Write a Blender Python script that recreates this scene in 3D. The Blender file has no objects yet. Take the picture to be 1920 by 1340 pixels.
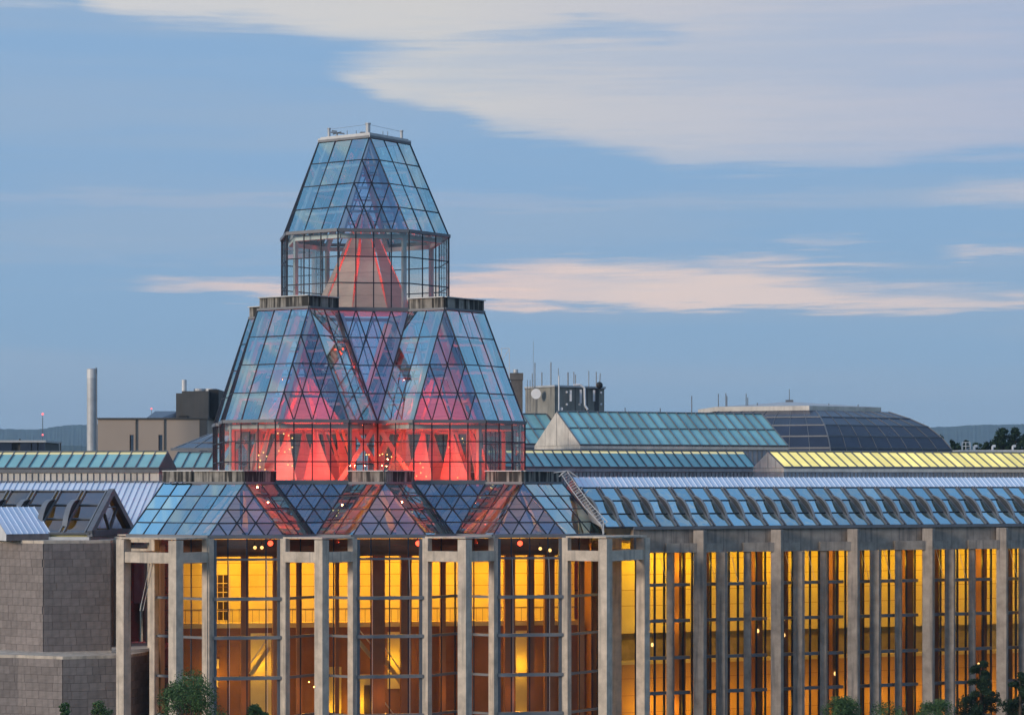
import bpy, math, random
from mathutils import Vector, Matrix
R = math.radians
random.seed(11)
scene = bpy.context.scene
col = scene.collection

# ------------------------------------------------------------------ camera
F = 4800.0            # focal length in photo pixels (photo 1920 wide)
HOR = 902.0           # photo row of the horizon
CAMZ = 22.0
cd = bpy.data.cameras.new('camera'); cam = bpy.data.objects.new('camera', cd); col.objects.link(cam)
cd.sensor_width = 36; cd.lens = 36 * F / 1920; cd.shift_y = (HOR - 670) / 1920
cd.clip_start = 1; cd.clip_end = 40000
cam.location = (0, 0, CAMZ); cam.rotation_euler = (R(90), 0, 0)
scene.camera = cam

# ------------------------------------------------------------------ render settings
scene.render.engine = 'CYCLES'
cy = scene.cycles
cy.max_bounces = 7; cy.diffuse_bounces = 3; cy.glossy_bounces = 3; cy.transmission_bounces = 4
cy.transparent_max_bounces = 28
cy.caustics_reflective = False; cy.caustics_refractive = False
cy.sample_clamp_indirect = 3.0; cy.use_denoising = True
vs = scene.view_settings
vs.view_transform = 'Standard'; vs.look = 'None'; vs.exposure = 0.0; vs.gamma = 1.0; vs.use_curve_mapping = False

# ------------------------------------------------------------------ world: dusk sky with long streaked clouds
SUN_AZ = R(-124)      # west afterglow, behind the camera to the left (0 = view direction, clockwise)
SUN_EL = R(14)
world = bpy.data.worlds.new('World'); scene.world = world; world.use_nodes = True
nt = world.node_tree; nt.nodes.clear()

def nd(tree, t, **kw):
    n = tree.nodes.new(t)
    for k, v in kw.items(): setattr(n, k, v)
    return n
def wire(tree, a, b): tree.links.new(a, b)
def mth(tree, op, a, b=None, c=None, clamp=False):
    n = tree.nodes.new('ShaderNodeMath'); n.operation = op; n.use_clamp = clamp
    for i, v in enumerate((a, b, c)):
        if v is None: continue
        if isinstance(v, (int, float)): n.inputs[i].default_value = v
        else: tree.links.new(v, n.inputs[i])
    return n.outputs[0]
def ramp(tree, fac, stops, interp='LINEAR'):
    n = tree.nodes.new('ShaderNodeValToRGB'); cr = n.color_ramp; cr.interpolation = interp
    full = lambda c: (*c, 1) if isinstance(c, tuple) else (c, c, c, 1)
    if len(stops) == 1: stops = [(0.0, stops[0][1]), (1.0, stops[0][1])]
    cr.elements[0].position = stops[0][0]; cr.elements[0].color = full(stops[0][1])
    cr.elements[-1].position = stops[-1][0]; cr.elements[-1].color = full(stops[-1][1])
    for p, c in stops[1:-1]: cr.elements.new(p).color = full(c)
    tree.links.new(fac, n.inputs[0]); return n.outputs[0]
def mixc(tree, fac, a, b, mode='MIX'):
    n = tree.nodes.new('ShaderNodeMix'); n.data_type = 'RGBA'; n.blend_type = mode
    for i, v in ((0, fac), (6, a), (7, b)):
        if isinstance(v, (int, float)): n.inputs[i].default_value = v
        elif isinstance(v, tuple): n.inputs[i].default_value = (*v, 1)
        else: tree.links.new(v, n.inputs[i])
    return n.outputs[2]
def sstep(tree, v, lo, hi):
    n = tree.nodes.new('ShaderNodeMapRange'); n.interpolation_type = 'SMOOTHSTEP'
    tree.links.new(v, n.inputs[0]); n.inputs[1].default_value = lo; n.inputs[2].default_value = hi
    return n.outputs[0]

tc = nd(nt, 'ShaderNodeTexCoord'); sx = nd(nt, 'ShaderNodeSeparateXYZ'); wire(nt, tc.outputs['Generated'], sx.inputs[0])
dx, dy, dz = sx.outputs
az = mth(nt, 'ARCTAN2', dx, dy)
hyp = mth(nt, 'SQRT', mth(nt, 'ADD', mth(nt, 'MULTIPLY', dx, dx), mth(nt, 'MULTIPLY', dy, dy)))
te = mth(nt, 'DIVIDE', dz, mth(nt, 'MAXIMUM', hyp, 0.02))
U = mth(nt, 'MULTIPLY', az, 5.0)                     # degrees of sky as units of about 11.5
V = mth(nt, 'MULTIPLY', te, 5.0)
cx = nd(nt, 'ShaderNodeCombineXYZ'); wire(nt, mth(nt, 'MULTIPLY', U, 2.6), cx.inputs[0]); wire(nt, mth(nt, 'MULTIPLY', V, 22.0), cx.inputs[1])
nz = nd(nt, 'ShaderNodeTexNoise'); wire(nt, cx.outputs[0], nz.inputs['Vector'])
nz.inputs['Scale'].default_value = 1.0; nz.inputs['Detail'].default_value = 5; nz.inputs['Roughness'].default_value = 0.55
cx3 = nd(nt, 'ShaderNodeCombineXYZ'); wire(nt, mth(nt, 'MULTIPLY', U, 4.0), cx3.inputs[0]); wire(nt, mth(nt, 'MULTIPLY', V, 70.0), cx3.inputs[1]); cx3.inputs[2].default_value = 7.7
nz3 = nd(nt, 'ShaderNodeTexNoise'); wire(nt, cx3.outputs[0], nz3.inputs['Vector'])
nz3.inputs['Scale'].default_value = 1.0; nz3.inputs['Detail'].default_value = 5; nz3.inputs['Roughness'].default_value = 0.6
wob = mth(nt, 'ADD', mth(nt, 'MULTIPLY', mth(nt, 'SUBTRACT', nz.outputs[0], 0.5), 1.0), mth(nt, 'MULTIPLY', mth(nt, 'SUBTRACT', nz3.outputs[0], 0.5), 1.1))
cx2 = nd(nt, 'ShaderNodeCombineXYZ'); wire(nt, mth(nt, 'MULTIPLY', U, 0.8), cx2.inputs[0]); wire(nt, mth(nt, 'MULTIPLY', V, 9.0), cx2.inputs[1]); cx2.inputs[2].default_value = 4.2
nz2 = nd(nt, 'ShaderNodeTexNoise'); wire(nt, cx2.outputs[0], nz2.inputs['Vector'])
nz2.inputs['Scale'].default_value = 1.0; nz2.inputs['Detail'].default_value = 4; nz2.inputs['Roughness'].default_value = 0.5
# sky row measured downward from far above, clouds are bands between two height curves over azimuth
row = mth(nt, 'ADD', mth(nt, 'MULTIPLY_ADD', te, -4800.0, 902.0), mth(nt, 'MULTIPLY', wob, 62.0))
upos = mth(nt, 'MULTIPLY_ADD', U, 0.25, 0.5)         # azimuth over a 46 degree window to 0..1
def curve(pts):
    st = [((x + 960) / 3840.0, (y + 400) / 1600.0) for x, y in pts]
    return mth(nt, 'MULTIPLY_ADD', ramp(nt, upos, st), 1600.0, -400.0)
def band(top, bot, soft_t, soft_b, strength=1.0):
    soft_t *= 2.6; soft_b *= 1.9
    a = sstep(nt, mth(nt, 'SUBTRACT', row, curve(top)), -soft_t, soft_t)
    b = sstep(nt, mth(nt, 'SUBTRACT', curve(bot), row), -soft_b, soft_b)
    return mth(nt, 'MULTIPLY', mth(nt, 'MULTIPLY', a, b), strength)
c0 = band([(0, -400)], [(-400, 10), (0, 14), (150, 8), (170, 25), (230, 44), (500, 50), (620, 66), (800, 84), (950, 62), (1100, 44), (1300, 66), (1500, 80), (1900, 110)], 20, 12)
c1 = band([(600, 148), (640, 130), (700, 104), (760, 78), (900, 60), (1250, 60), (1380, 10), (1500, -60)],
          [(600, 120), (650, 150), (720, 185), (850, 205), (930, 240), (1030, 256), (1180, 288), (1260, 312), (1500, 308), (1920, 298)], 14, 12)
c2 = band([(235, 556), (300, 543), (420, 538), (525, 540), (700, 532), (850, 513), (960, 504), (1080, 496), (1250, 498), (1370, 505), (1480, 520), (1560, 540), (1650, 550), (1920, 560)],
          [(235, 540), (300, 551), (420, 558), (525, 564), (700, 572), (850, 576), (1200, 579), (1600, 576), (1750, 583), (1920, 585)], 9, 5)
c3 = band([(1260, 500), (1340, 490), (1500, 487), (1620, 496), (1720, 504)], [(1260, 488), (1340, 497), (1500, 506), (1620, 503), (1720, 496)], 6, 6)
c4 = band([(1430, 462), (1480, 452), (1600, 452), (1660, 460)], [(1430, 450), (1480, 459), (1600, 457), (1660, 450)], 6, 6, 0.7)
c5 = band([(1700, 392), (1800, 368), (1920, 356)], [(1650, 380), (1800, 386), (1920, 386)], 14, 10, 0.7)
c6 = band([(1740, 488), (1800, 477), (1920, 475)], [(1740, 476), (1800, 485), (1920, 485)], 5, 5)
high = mth(nt, 'MAXIMUM', c0, c1)
low = mth(nt, 'MAXIMUM', mth(nt, 'MAXIMUM', c2, c3), mth(nt, 'MAXIMUM', mth(nt, 'MAXIMUM', c4, c5), c6))
near = mth(nt, 'MULTIPLY', sstep(nt, mth(nt, 'ABSOLUTE', az), 0.55, 0.30), sstep(nt, te, 0.55, 0.25))
loose = mth(nt, 'MULTIPLY', sstep(nt, nz2.outputs[0], 0.50, 0.66), mth(nt, 'SUBTRACT', 1.0, near))   # the same kind of cloud elsewhere
high = mth(nt, 'MAXIMUM', mth(nt, 'MULTIPLY', high, near), mth(nt, 'MULTIPLY', loose, 0.7))
low = mth(nt, 'MULTIPLY', low, near)
base = ramp(nt, mth(nt, 'MULTIPLY', te, 1.0), [(0.0, (0.38, 0.55, 0.74)), (0.03, (0.335, 0.52, 0.735)), (0.06, (0.305, 0.495, 0.735)), (0.11, (0.295, 0.485, 0.745)), (0.2, (0.30, 0.49, 0.76)), (1.0, (0.27, 0.48, 0.80))])
streak = mth(nt, 'MULTIPLY', sstep(nt, nz2.outputs[0], 0.40, 0.68), 0.40)
base = mixc(nt, streak, base, (0.43, 0.53, 0.68))
sky = nd(nt, 'ShaderNodeTexSky', sky_type='NISHITA', sun_disc=False, sun_elevation=R(3), sun_rotation=SUN_AZ, altitude=60, air_density=1.0, dust_density=1.2, ozone_density=2.5)
skyb = nd(nt, 'ShaderNodeVectorMath', operation='SCALE'); wire(nt, sky.outputs[0], skyb.inputs[0]); skyb.inputs['Scale'].default_value = 0.12
base = mixc(nt, 0.15, base, skyb.outputs[0])
highc = ramp(nt, upos, [(0.30, (0.68, 0.67, 0.67)), (0.46, (0.68, 0.66, 0.64)), (0.52, (0.63, 0.62, 0.64)), (0.62, (0.57, 0.58, 0.65)), (0.75, (0.48, 0.52, 0.65))])
lowc = ramp(nt, upos, [(0.30, (0.95, 0.72, 0.60)), (0.45, (0.95, 0.68, 0.57)), (0.55, (0.88, 0.70, 0.62)), (0.75, (0.74, 0.64, 0.62))])
thick = mth(nt, 'MULTIPLY_ADD', sstep(nt, mth(nt, 'ADD', mth(nt, 'MULTIPLY', nz2.outputs[0], 0.6), mth(nt, 'MULTIPLY', nz3.outputs[0], 0.4)), 0.36, 0.60), 0.30, 0.66)
colr = mixc(nt, mth(nt, 'MULTIPLY', high, thick), base, highc)
colr = mixc(nt, mth(nt, 'MULTIPLY', low, mth(nt, 'ADD', thick, 0.04)), colr, lowc)
bg = nd(nt, 'ShaderNodeBackground'); wire(nt, colr, bg.inputs[0]); bg.inputs[1].default_value = 1.0
wo = nd(nt, 'ShaderNodeOutputWorld'); wire(nt, bg.outputs[0], wo.inputs[0])

# ------------------------------------------------------------------ sun lamp: soft afterglow from the left
sl = bpy.data.lights.new('sun', 'SUN'); sl.energy = 2.5; sl.angle = R(14); sl.color = (1.0, 0.85, 0.69)
so = bpy.data.objects.new('sun', sl); col.objects.link(so)
sd = Vector((math.sin(SUN_AZ) * math.cos(SUN_EL), math.cos(SUN_AZ) * math.cos(SUN_EL), math.sin(SUN_EL)))
so.rotation_euler = (-sd).to_track_quat('-Z', 'Y').to_euler(); so.location = (-60, -40, 80)

# ------------------------------------------------------------------ helpers
def at(px, py, Y):
    return Vector(((px - 960) / F * Y, Y, CAMZ + (HOR - py) / F * Y))
class MB:
    def __init__(s): s.v = []; s.f = []
    def poly(s, pts):
        n = len(s.v); s.v += [tuple(p) for p in pts]; s.f.append(tuple(range(n, n + len(pts)))); return s
    def hexa(s, lo, hi):                               # two matching quads -> closed block
        n = len(s.v); s.v += [tuple(p) for p in lo] + [tuple(p) for p in hi]; k = len(lo)
        s.f.append(tuple(n + i for i in reversed(range(k)))); s.f.append(tuple(n + k + i for i in range(k)))
        for i in range(k): j = (i + 1) % k; s.f.append((n + i, n + j, n + k + j, n + k + i))
        return s
    def box(s, x0, x1, y0, y1, z0, z1):
        return s.hexa([(x0, y0, z0), (x1, y0, z0), (x1, y1, z0), (x0, y1, z0)], [(x0, y0, z1), (x1, y0, z1), (x1, y1, z1), (x0, y1, z1)])
    def post(s, x, y, z0, z1, side, rot=45.0):
        h = side / math.sqrt(2); p = [(x + h * math.cos(R(rot + 45 + 90 * i)), y + h * math.sin(R(rot + 45 + 90 * i))) for i in range(4)]
        return s.hexa([(a, b, z0) for a, b in p], [(a, b, z1) for a, b in p])
    def prism(s, pts, z0, z1):
        return s.hexa([(a, b, z0) for a, b in pts], [(a, b, z1) for a, b in pts])
    def beam(s, p, q, w, d, n=(0, 0, 1), off=0.0):     # w across, d along the normal n, centred at off along n
        p = Vector(p); q = Vector(q); t = (q - p)
        if t.length < 1e-6: return s
        t.normalize(); n = Vector(n); n = (n - t * n.dot(t))
        if n.length < 1e-5: n = t.orthogonal()
        n.normalize(); b = t.cross(n) * (w / 2); lo, hi = n * (off - d / 2), n * (off + d / 2)
        return s.hexa([p - b + lo, p + b + lo, p + b + hi, p - b + hi], [q - b + lo, q + b + lo, q + b + hi, q - b + hi])
    def tube(s, p, q, r, k=8, r2=None):
        p = Vector(p); q = Vector(q); t = (q - p).normalized(); a = t.orthogonal().normalized(); b = t.cross(a); r2 = r if r2 is None else r2
        c = [(math.cos(2 * math.pi * i / k), math.sin(2 * math.pi * i / k)) for i in range(k)]
        return s.hexa([p + (a * x + b * y) * r for x, y in c], [q + (a * x + b * y) * r2 for x, y in c])
    def ball(s, c, r, k=8, m=5, sz=1.0):
        c = Vector(c); rows = []
        for j in range(m + 1):
            ph = math.pi * j / m
            rows.append([c + Vector((r * math.sin(ph) * math.cos(2 * math.pi * i / k), r * math.sin(ph) * math.sin(2 * math.pi * i / k), r * sz * math.cos(ph))) for i in range(k)])
        for j in range(m):
            for i in range(k):
                i2 = (i + 1) % k
                s.poly([rows[j][i], rows[j + 1][i], rows[j + 1][i2], rows[j][i2]] if 0 < j < m - 1 else ([rows[j][i], rows[j + 1][i], rows[j + 1][i2]] if j == 0 else [rows[j][i], rows[j + 1][i], rows[j][i2]]))
        return s
    def build(s, name, mat, parent=None, smooth=False):
        me = bpy.data.meshes.new(name); me.from_pydata(s.v, [], s.f); me.update()
        if smooth: me.polygons.foreach_set('use_smooth', [True] * len(me.polygons))
        return link(name, me, mat, parent)
def link(name, me, mat, parent=None):
    if mat is not None and not me.materials: me.materials.append(mat)
    o = bpy.data.objects.new(name, me); col.objects.link(o)
    if parent is not None: o.parent = parent
    return o
def tag(o, label=None, cat=None, group=None, kind=None):
    if label: o['label'] = label
    if cat: o['category'] = cat
    if group: o['group'] = group
    if kind: o['kind'] = kind
    return o
def empty(name, loc, rz=0.0, label=None, cat=None, group=None):
    o = bpy.data.objects.new(name, None); col.objects.link(o); o.location = loc; o.rotation_euler = (0, 0, rz); o.empty_display_size = 0.3
    return tag(o, label, cat, group)
def lerp(a, b, t): return Vector(a) * (1 - t) + Vector(b) * t

# ------------------------------------------------------------------ materials
def newmat(name):
    m = bpy.data.materials.new(name); m.use_nodes = True; t = m.node_tree; t.nodes.clear()
    return m, t, nd(t, 'ShaderNodeOutputMaterial')
def noise(t, scale, detail=4, stretch=None, coord='Object', rough=0.55):
    c = nd(t, 'ShaderNodeTexCoord'); n = nd(t, 'ShaderNodeTexNoise'); n.inputs['Scale'].default_value = scale
    n.inputs['Detail'].default_value = detail; n.inputs['Roughness'].default_value = rough
    if stretch:
        mp = nd(t, 'ShaderNodeMapping'); mp.inputs['Scale'].default_value = stretch; wire(t, c.outputs[coord], mp.inputs[0]); wire(t, mp.outputs[0], n.inputs['Vector'])
    else: wire(t, c.outputs[coord], n.inputs['Vector'])
    return n.outputs[0]
def surf(name, c, rough=0.7, metal=0.0, var=0.25, scale=1.2, streak=0.0, bump=0.0, spec=0.4, rnd=0.0, streak_scale=3.0, dirt=(0.12, 0.11, 0.10), th=(0.48, 0.72)):
    m, t, out = newmat(name); b = nd(t, 'ShaderNodeBsdfPrincipled')
    b.inputs['Roughness'].default_value = rough; b.inputs['Metallic'].default_value = metal; b.inputs['Specular IOR Level'].default_value = spec
    n1 = noise(t, scale, 6)
    lo = tuple(x * (1 - var) for x in c); hi = tuple(min(1, x * (1 + var)) for x in c)
    cc = ramp(t, n1, [(0.28, lo), (0.72, hi)])
    if streak > 0:
        n2 = noise(t, streak_scale, 4, (1, 1, 0.06))
        cc = mixc(t, mth(t, 'MULTIPLY', sstep(t, n2, *th), streak), cc, dirt)
    if rnd > 0:
        oi = nd(t, 'ShaderNodeObjectInfo')
        k = mth(t, 'MULTIPLY_ADD', oi.outputs['Random'], 2 * rnd, 1 - rnd)
        vm = nd(t, 'ShaderNodeVectorMath', operation='SCALE'); wire(t, cc, vm.inputs[0]); wire(t, k, vm.inputs['Scale']); cc = vm.outputs[0]
    wire(t, cc, b.inputs['Base Color'])
    if bump > 0:
        bp = nd(t, 'ShaderNodeBump'); bp.inputs['Strength'].default_value = bump; bp.inputs['Distance'].default_value = 0.03
        wire(t, noise(t, scale * 9, 5), bp.inputs['Height']); wire(t, bp.outputs[0], b.inputs['Normal'])
    wire(t, b.outputs[0], out.inputs[0]); return m
def glass(name, tint, refl, boost=1.0, rough=0.015, rcol=(1, 1, 1), rnd=0.05, ripple=0.0, pair=0.0):
    m, t, out = newmat(name)
    tr = nd(t, 'ShaderNodeBsdfTransparent')
    oi = nd(t, 'ShaderNodeObjectInfo')
    k = mth(t, 'MULTIPLY_ADD', oi.outputs['Random'], 0.16, 0.92)
    vm = nd(t, 'ShaderNodeVectorMath', operation='SCALE'); vm.inputs[0].default_value = tint; wire(t, k, vm.inputs['Scale']); wire(t, vm.outputs[0], tr.inputs[0])
    gl = nd(t, 'ShaderNodeBsdfGlossy'); gl.inputs['Roughness'].default_value = rough; gl.inputs['Color'].default_value = (*rcol, 1)
    if ripple > 0:
        bp = nd(t, 'ShaderNodeBump'); bp.inputs['Strength'].default_value = ripple; bp.inputs['Distance'].default_value = 0.05
        wire(t, noise(t, 0.45, 2), bp.inputs['Height']); wire(t, bp.outputs[0], gl.inputs['Normal'])
    lw = nd(t, 'ShaderNodeFresnel'); lw.inputs[0].default_value = 1.45
    f = mth(t, 'ADD', mth(t, 'MULTIPLY', lw.outputs[0], boost), mth(t, 'MULTIPLY_ADD', oi.outputs['Random'], rnd * 2, refl - rnd), clamp=True)
    mx = nd(t, 'ShaderNodeMixShader'); wire(t, f, mx.inputs[0]); wire(t, tr.outputs[0], mx.inputs[1]); wire(t, gl.outputs[0], mx.inputs[2])
    wire(t, mx.outputs[0], out.inputs[0]); return m
def emis(name, c, s):
    m, t, out = newmat(name); e = nd(t, 'ShaderNodeEmission'); e.inputs[0].default_value = (*c, 1); e.inputs[1].default_value = s
    wire(t, e.outputs[0], out.inputs[0]); return m
def fabric(name, c, trans=0.35):
    m, t, out = newmat(name); d = nd(t, 'ShaderNodeBsdfDiffuse'); tl = nd(t, 'ShaderNodeBsdfTranslucent')
    n1 = noise(t, 0.8, 3, (1, 1, 4)); cc = ramp(t, n1, [(0.3, tuple(x * 0.86 for x in c)), (0.7, c)])
    sp = nd(t, 'ShaderNodeSeparateXYZ'); tcx = nd(t, 'ShaderNodeTexCoord'); wire(t, tcx.outputs['Object'], sp.inputs[0])
    zz = mth(t, 'ADD', mth(t, 'MULTIPLY', sp.outputs[2], 1.05), mth(t, 'MULTIPLY', noise(t, 0.9, 2), 0.35))
    seam = sstep(t, mth(t, 'ABSOLUTE', mth(t, 'SUBTRACT', mth(t, 'FRACT', zz), 0.5)), 0.045, 0.02)      # sewn seams about every metre
    cc = mixc(t, mth(t, 'MULTIPLY', seam, 0.45), cc, tuple(x * 0.45 for x in c))
    wire(t, cc, d.inputs[0]); wire(t, cc, tl.inputs[0])
    mx = nd(t, 'ShaderNodeMixShader'); mx.inputs[0].default_value = trans; wire(t, d.outputs[0], mx.inputs[1]); wire(t, tl.outputs[0], mx.inputs[2])
    wire(t, mx.outputs[0], out.inputs[0]); return m

M = {}
M['roof_glass'] = glass('roof_glass', (0.80, 0.91, 0.94), 0.52, 1.0, rcol=(0.67, 0.96, 1.0), rnd=0.05)
M['tri_glass'] = glass('tri_glass', (0.70, 0.78, 0.86), 0.24, 0.8, rcol=(0.55, 0.76, 1.0), rnd=0.08)
M['wall_glass'] = glass('wall_glass', (0.86, 0.93, 0.92), 0.05, 0.7, rnd=0.02)
M['hall_glass'] = glass('hall_glass', (0.92, 0.90, 0.86), 0.015, 0.6, rnd=0.01)
M['wing_roof_glass'] = glass('wing_roof_glass', (0.50, 0.62, 0.68), 0.62, 0.8, rcol=(0.66, 0.92, 1.0), ripple=0.35, rnd=0.12)
M['bronze_glass'] = glass('bronze_glass', (0.50, 0.44, 0.37), 0.20, 0.8, rcol=(0.8, 0.85, 0.95))
M['dark_glass'] = glass('dark_glass', (0.05, 0.06, 0.09), 0.10, 0.8, rcol=(0.75, 0.85, 1.0))
M['mullion'] = surf('mullion', (0.05, 0.06, 0.08), 0.45, 0.3, 0.2)
M['frame_grey'] = surf('frame_grey', (0.16, 0.17, 0.19), 0.5, 0.2, 0.15)
M['rail_grey'] = surf('rail_grey', (0.24, 0.245, 0.255), 0.5, 0.3, 0.15)
M['steel_white'] = surf('steel_white', (0.66, 0.67, 0.68), 0.5, 0.0, 0.1)
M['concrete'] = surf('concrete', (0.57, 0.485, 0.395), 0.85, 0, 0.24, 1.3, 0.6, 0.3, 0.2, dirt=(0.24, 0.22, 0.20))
M['wing_shade_concrete'] = surf('wing_shade_concrete', (0.35, 0.295, 0.25), 0.85, 0, 0.28, 1.2, 0.7, 0.3, 0.2, dirt=(0.13, 0.12, 0.12))  # concrete darkened in colour for the tower's shade on the wing
M['stained'] = surf('stained', (0.30, 0.28, 0.25), 0.9, 0, 0.3, 1.5, 0.95, 0.2, 0.2, streak_scale=3.2, dirt=(0.03, 0.03, 0.03), th=(0.40, 0.56))
M['lead'] = surf('lead', (0.48, 0.49, 0.50), 0.6, 0.3, 0.15)
M['granite'] = surf('granite', (0.245, 0.210, 0.196), 0.8, 0, 0.24, 1.1, 0.4, 0.3, 0.25, rnd=0.13)
M['mortar'] = surf('mortar', (0.15, 0.13, 0.125), 0.95, 0, 0.15)
M['zinc'] = surf('zinc', (0.68, 0.77, 0.90), 0.45, 0.15, 0.06, 0.4, rnd=0.05)
M['zinc_seam'] = surf('zinc_seam', (0.10, 0.13, 0.18), 0.5, 0.3, 0.1)
M['zinc_wall'] = surf('zinc_wall', (0.36, 0.37, 0.40), 0.6, 0.2, 0.22, 0.8, 0.4)
M['pale_wall'] = surf('pale_wall', (0.62, 0.58, 0.52), 0.7, 0.1, 0.2, 0.8, 0.4, dirt=(0.35, 0.33, 0.31))
M['teal_glass'] = surf('teal_glass', (0.24, 0.50, 0.51), 0.22, 0, 0.16, 0.35, spec=0.6, rnd=0.13)
M['dome_glass'] = surf('dome_glass', (0.022, 0.032, 0.062), 0.25, 0, 0.25, 0.3, spec=0.6, rnd=0.15)
M['sand_stone'] = surf('sand_stone', (0.72, 0.62, 0.30), 0.85, 0, 0.10, 0.7)
M['brown_stone'] = surf('brown_stone', (0.30, 0.14, 0.075), 0.8, 0, 0.15, 0.7, 0.2)
M['dark_wood'] = surf('dark_wood', (0.05, 0.028, 0.018), 0.7, 0, 0.2)
M['beige'] = surf('beige', (0.42, 0.34, 0.28), 0.9, 0, 0.05, 0.3)
M['dark_clad'] = surf('dark_clad', (0.085, 0.085, 0.085), 0.8, 0, 0.15, 0.5, 0.3)
M['brick_grey'] = surf('brick_grey', (0.13, 0.115, 0.105), 0.9, 0, 0.3, 1.5, 0.3)
M['penthouse'] = surf('penthouse', (0.26, 0.25, 0.22), 0.9, 0, 0.25, 0.5, 0.7, dirt=(0.09, 0.09, 0.09))
M['white_metal'] = surf('white_metal', (0.66, 0.66, 0.66), 0.5, 0.1, 0.12, 1.0, 0.25, dirt=(0.3, 0.25, 0.2))
M['sail'] = fabric('sail', (0.58, 0.46, 0.42), 0.22)
M['sail_top'] = fabric('sail_top', (0.62, 0.52, 0.46), 0.10)
M['red_steel'] = surf('red_steel', (0.55, 0.50, 0.48), 0.5, 0, 0.1)
M['red_lamp'] = emis('red_lamp', (1.0, 0.07, 0.03), 5)
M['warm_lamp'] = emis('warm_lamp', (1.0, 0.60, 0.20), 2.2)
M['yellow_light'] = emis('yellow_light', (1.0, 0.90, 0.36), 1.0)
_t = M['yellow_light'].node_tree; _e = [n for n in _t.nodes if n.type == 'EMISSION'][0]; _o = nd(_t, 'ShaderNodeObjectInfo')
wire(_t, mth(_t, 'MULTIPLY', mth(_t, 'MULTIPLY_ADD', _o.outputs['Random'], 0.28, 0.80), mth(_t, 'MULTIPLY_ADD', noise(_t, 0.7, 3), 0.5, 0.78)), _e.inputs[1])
M['glow_strip'] = emis('glow_strip', (0.90, 0.84, 0.50), 0.75)  # emission painted in for the glow of lamps inside the skylights
M['beacon'] = emis('beacon', (1.0, 0.16, 0.16), 2.2)
M['leaf'] = surf('leaf', (0.07, 0.125, 0.04), 0.7, 0, 0.5, 1.3, spec=0.2)
M['needle'] = surf('needle', (0.028, 0.05, 0.026), 0.8, 0, 0.5, 1.3, spec=0.1)
M['bark'] = surf('bark', (0.07, 0.05, 0.035), 0.9, 0, 0.3, 4)
M['ground'] = surf('ground', (0.05, 0.06, 0.035), 0.95, 0, 0.4, 0.05)
M['forest'] = surf('forest', (0.022, 0.040, 0.026), 0.95, 0, 0.6, 0.02)
M['floor'] = surf('floor', (0.35, 0.26, 0.18), 0.6, 0, 0.1)
M['black'] = surf('black', (0.02, 0.02, 0.022), 0.6)
M['olive'] = surf('olive', (0.50, 0.40, 0.16), 0.8)
M['ochre'] = surf('ochre', (0.55, 0.33, 0.13), 0.85, 0, 0.12, 0.7)
M['mullion_dark'] = surf('mullion_dark', (0.018, 0.024, 0.04), 0.5, 0.2, 0.2)
M['rib_dark'] = surf('rib_dark', (0.055, 0.06, 0.065), 0.6, 0.1, 0.2)
# ------------------------------------------------------------------ ground
g = MB().poly([(-15000, -6000, 0), (15000, -6000, 0), (15000, 16000, 0), (-15000, 16000, 0)]).build('ground', M['ground']); tag(g, kind='structure')

# ------------------------------------------------------------------ the stepped glass hall: octagonal bays on a square lattice, 3x3, then 2x2, then 1
A, CH, S = 5.476, 3.616, 10.368          # straight side, outer chamfer leg, lattice spacing
CP = (S - A) / 2                          # chamfer leg that shows between neighbouring bays
TH = R(9.54); TC = Vector((-11.70, 203.2, 0))
def lx(px, yl):                           # local x on the plane y = yl of the hall for a bearing
    k = (px - 960) / F
    return (k * (TC.y + yl * math.cos(TH)) + yl * math.sin(TH) - TC.x) / (math.cos(TH) - k * math.sin(TH))
def rk(p, k):
    x, y = p[0], p[1]
    for _ in range(k % 4): x, y = -y, x
    return Vector((x, y, p[2]))
hall = empty('glass_hall', TC, TH, 'great glass hall with concrete frame and amber lit interior under three faceted glass roofs', 'building')
tower = empty('glass_tower', TC, TH, 'stepped faceted glass tower glowing red inside, standing on the glass hall', 'building')

def fnormal(P, Q, T):
    n = (Q - P).cross(T - P).normalized(); m = (P + Q + T) / 3
    if n.dot(Vector((m.x, m.y, 0.4 * m.length))) < 0: n = -n
    return n
def put_pane(pts, gl, root, rear, single):
    c = sum(pts, Vector()) / len(pts)
    q = [c + (p - c) * (1 - 0.03 / max(0.3, (p - c).length)) for p in pts]
    if single:
        nj = (q[1] - q[0]).cross(q[2] - q[0]).normalized()
        gx, gy = random.uniform(-.012, .012), random.uniform(-.012, .012)        # every pane sits a little out of true
        tx = (q[1] - q[0]).normalized(); ty = nj.cross(tx)
        q = [p + nj * ((p - c).dot(tx) * gx + (p - c).dot(ty) * gy) for p in q]
        MB().poly(q).build('pane', gl, root)
    else: rear.poly(q)
def quad_face(P0, P1, Q0, Q1, cols, ts, gl, root, rear, frame, single, mw=0.062, md=0.06, lowcut=-1):
    n = fnormal(P0, P1, Q0)
    pt = lambda u, v: lerp(lerp(P0, P1, u), lerp(Q0, Q1, u), v)
    for j in range(len(ts) - 1):
        for i in range(cols):
            p = [pt(i / cols, ts[j]), pt((i + 1) / cols, ts[j]), pt((i + 1) / cols, ts[j + 1]), pt(i / cols, ts[j + 1])]
            put_pane(p, gl, root, rear, single and p[2].z > lowcut)
    for i in range(cols + 1): frame.beam(pt(i / cols, ts[0]), pt(i / cols, ts[-1]), mw * (1.3 if i in (0, cols) else 1), md, n, 0.012)
    for t in ts[1:-1]: frame.beam(pt(0, t), pt(1, t), mw, md * 0.9, n, 0.012)
    return n
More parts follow.
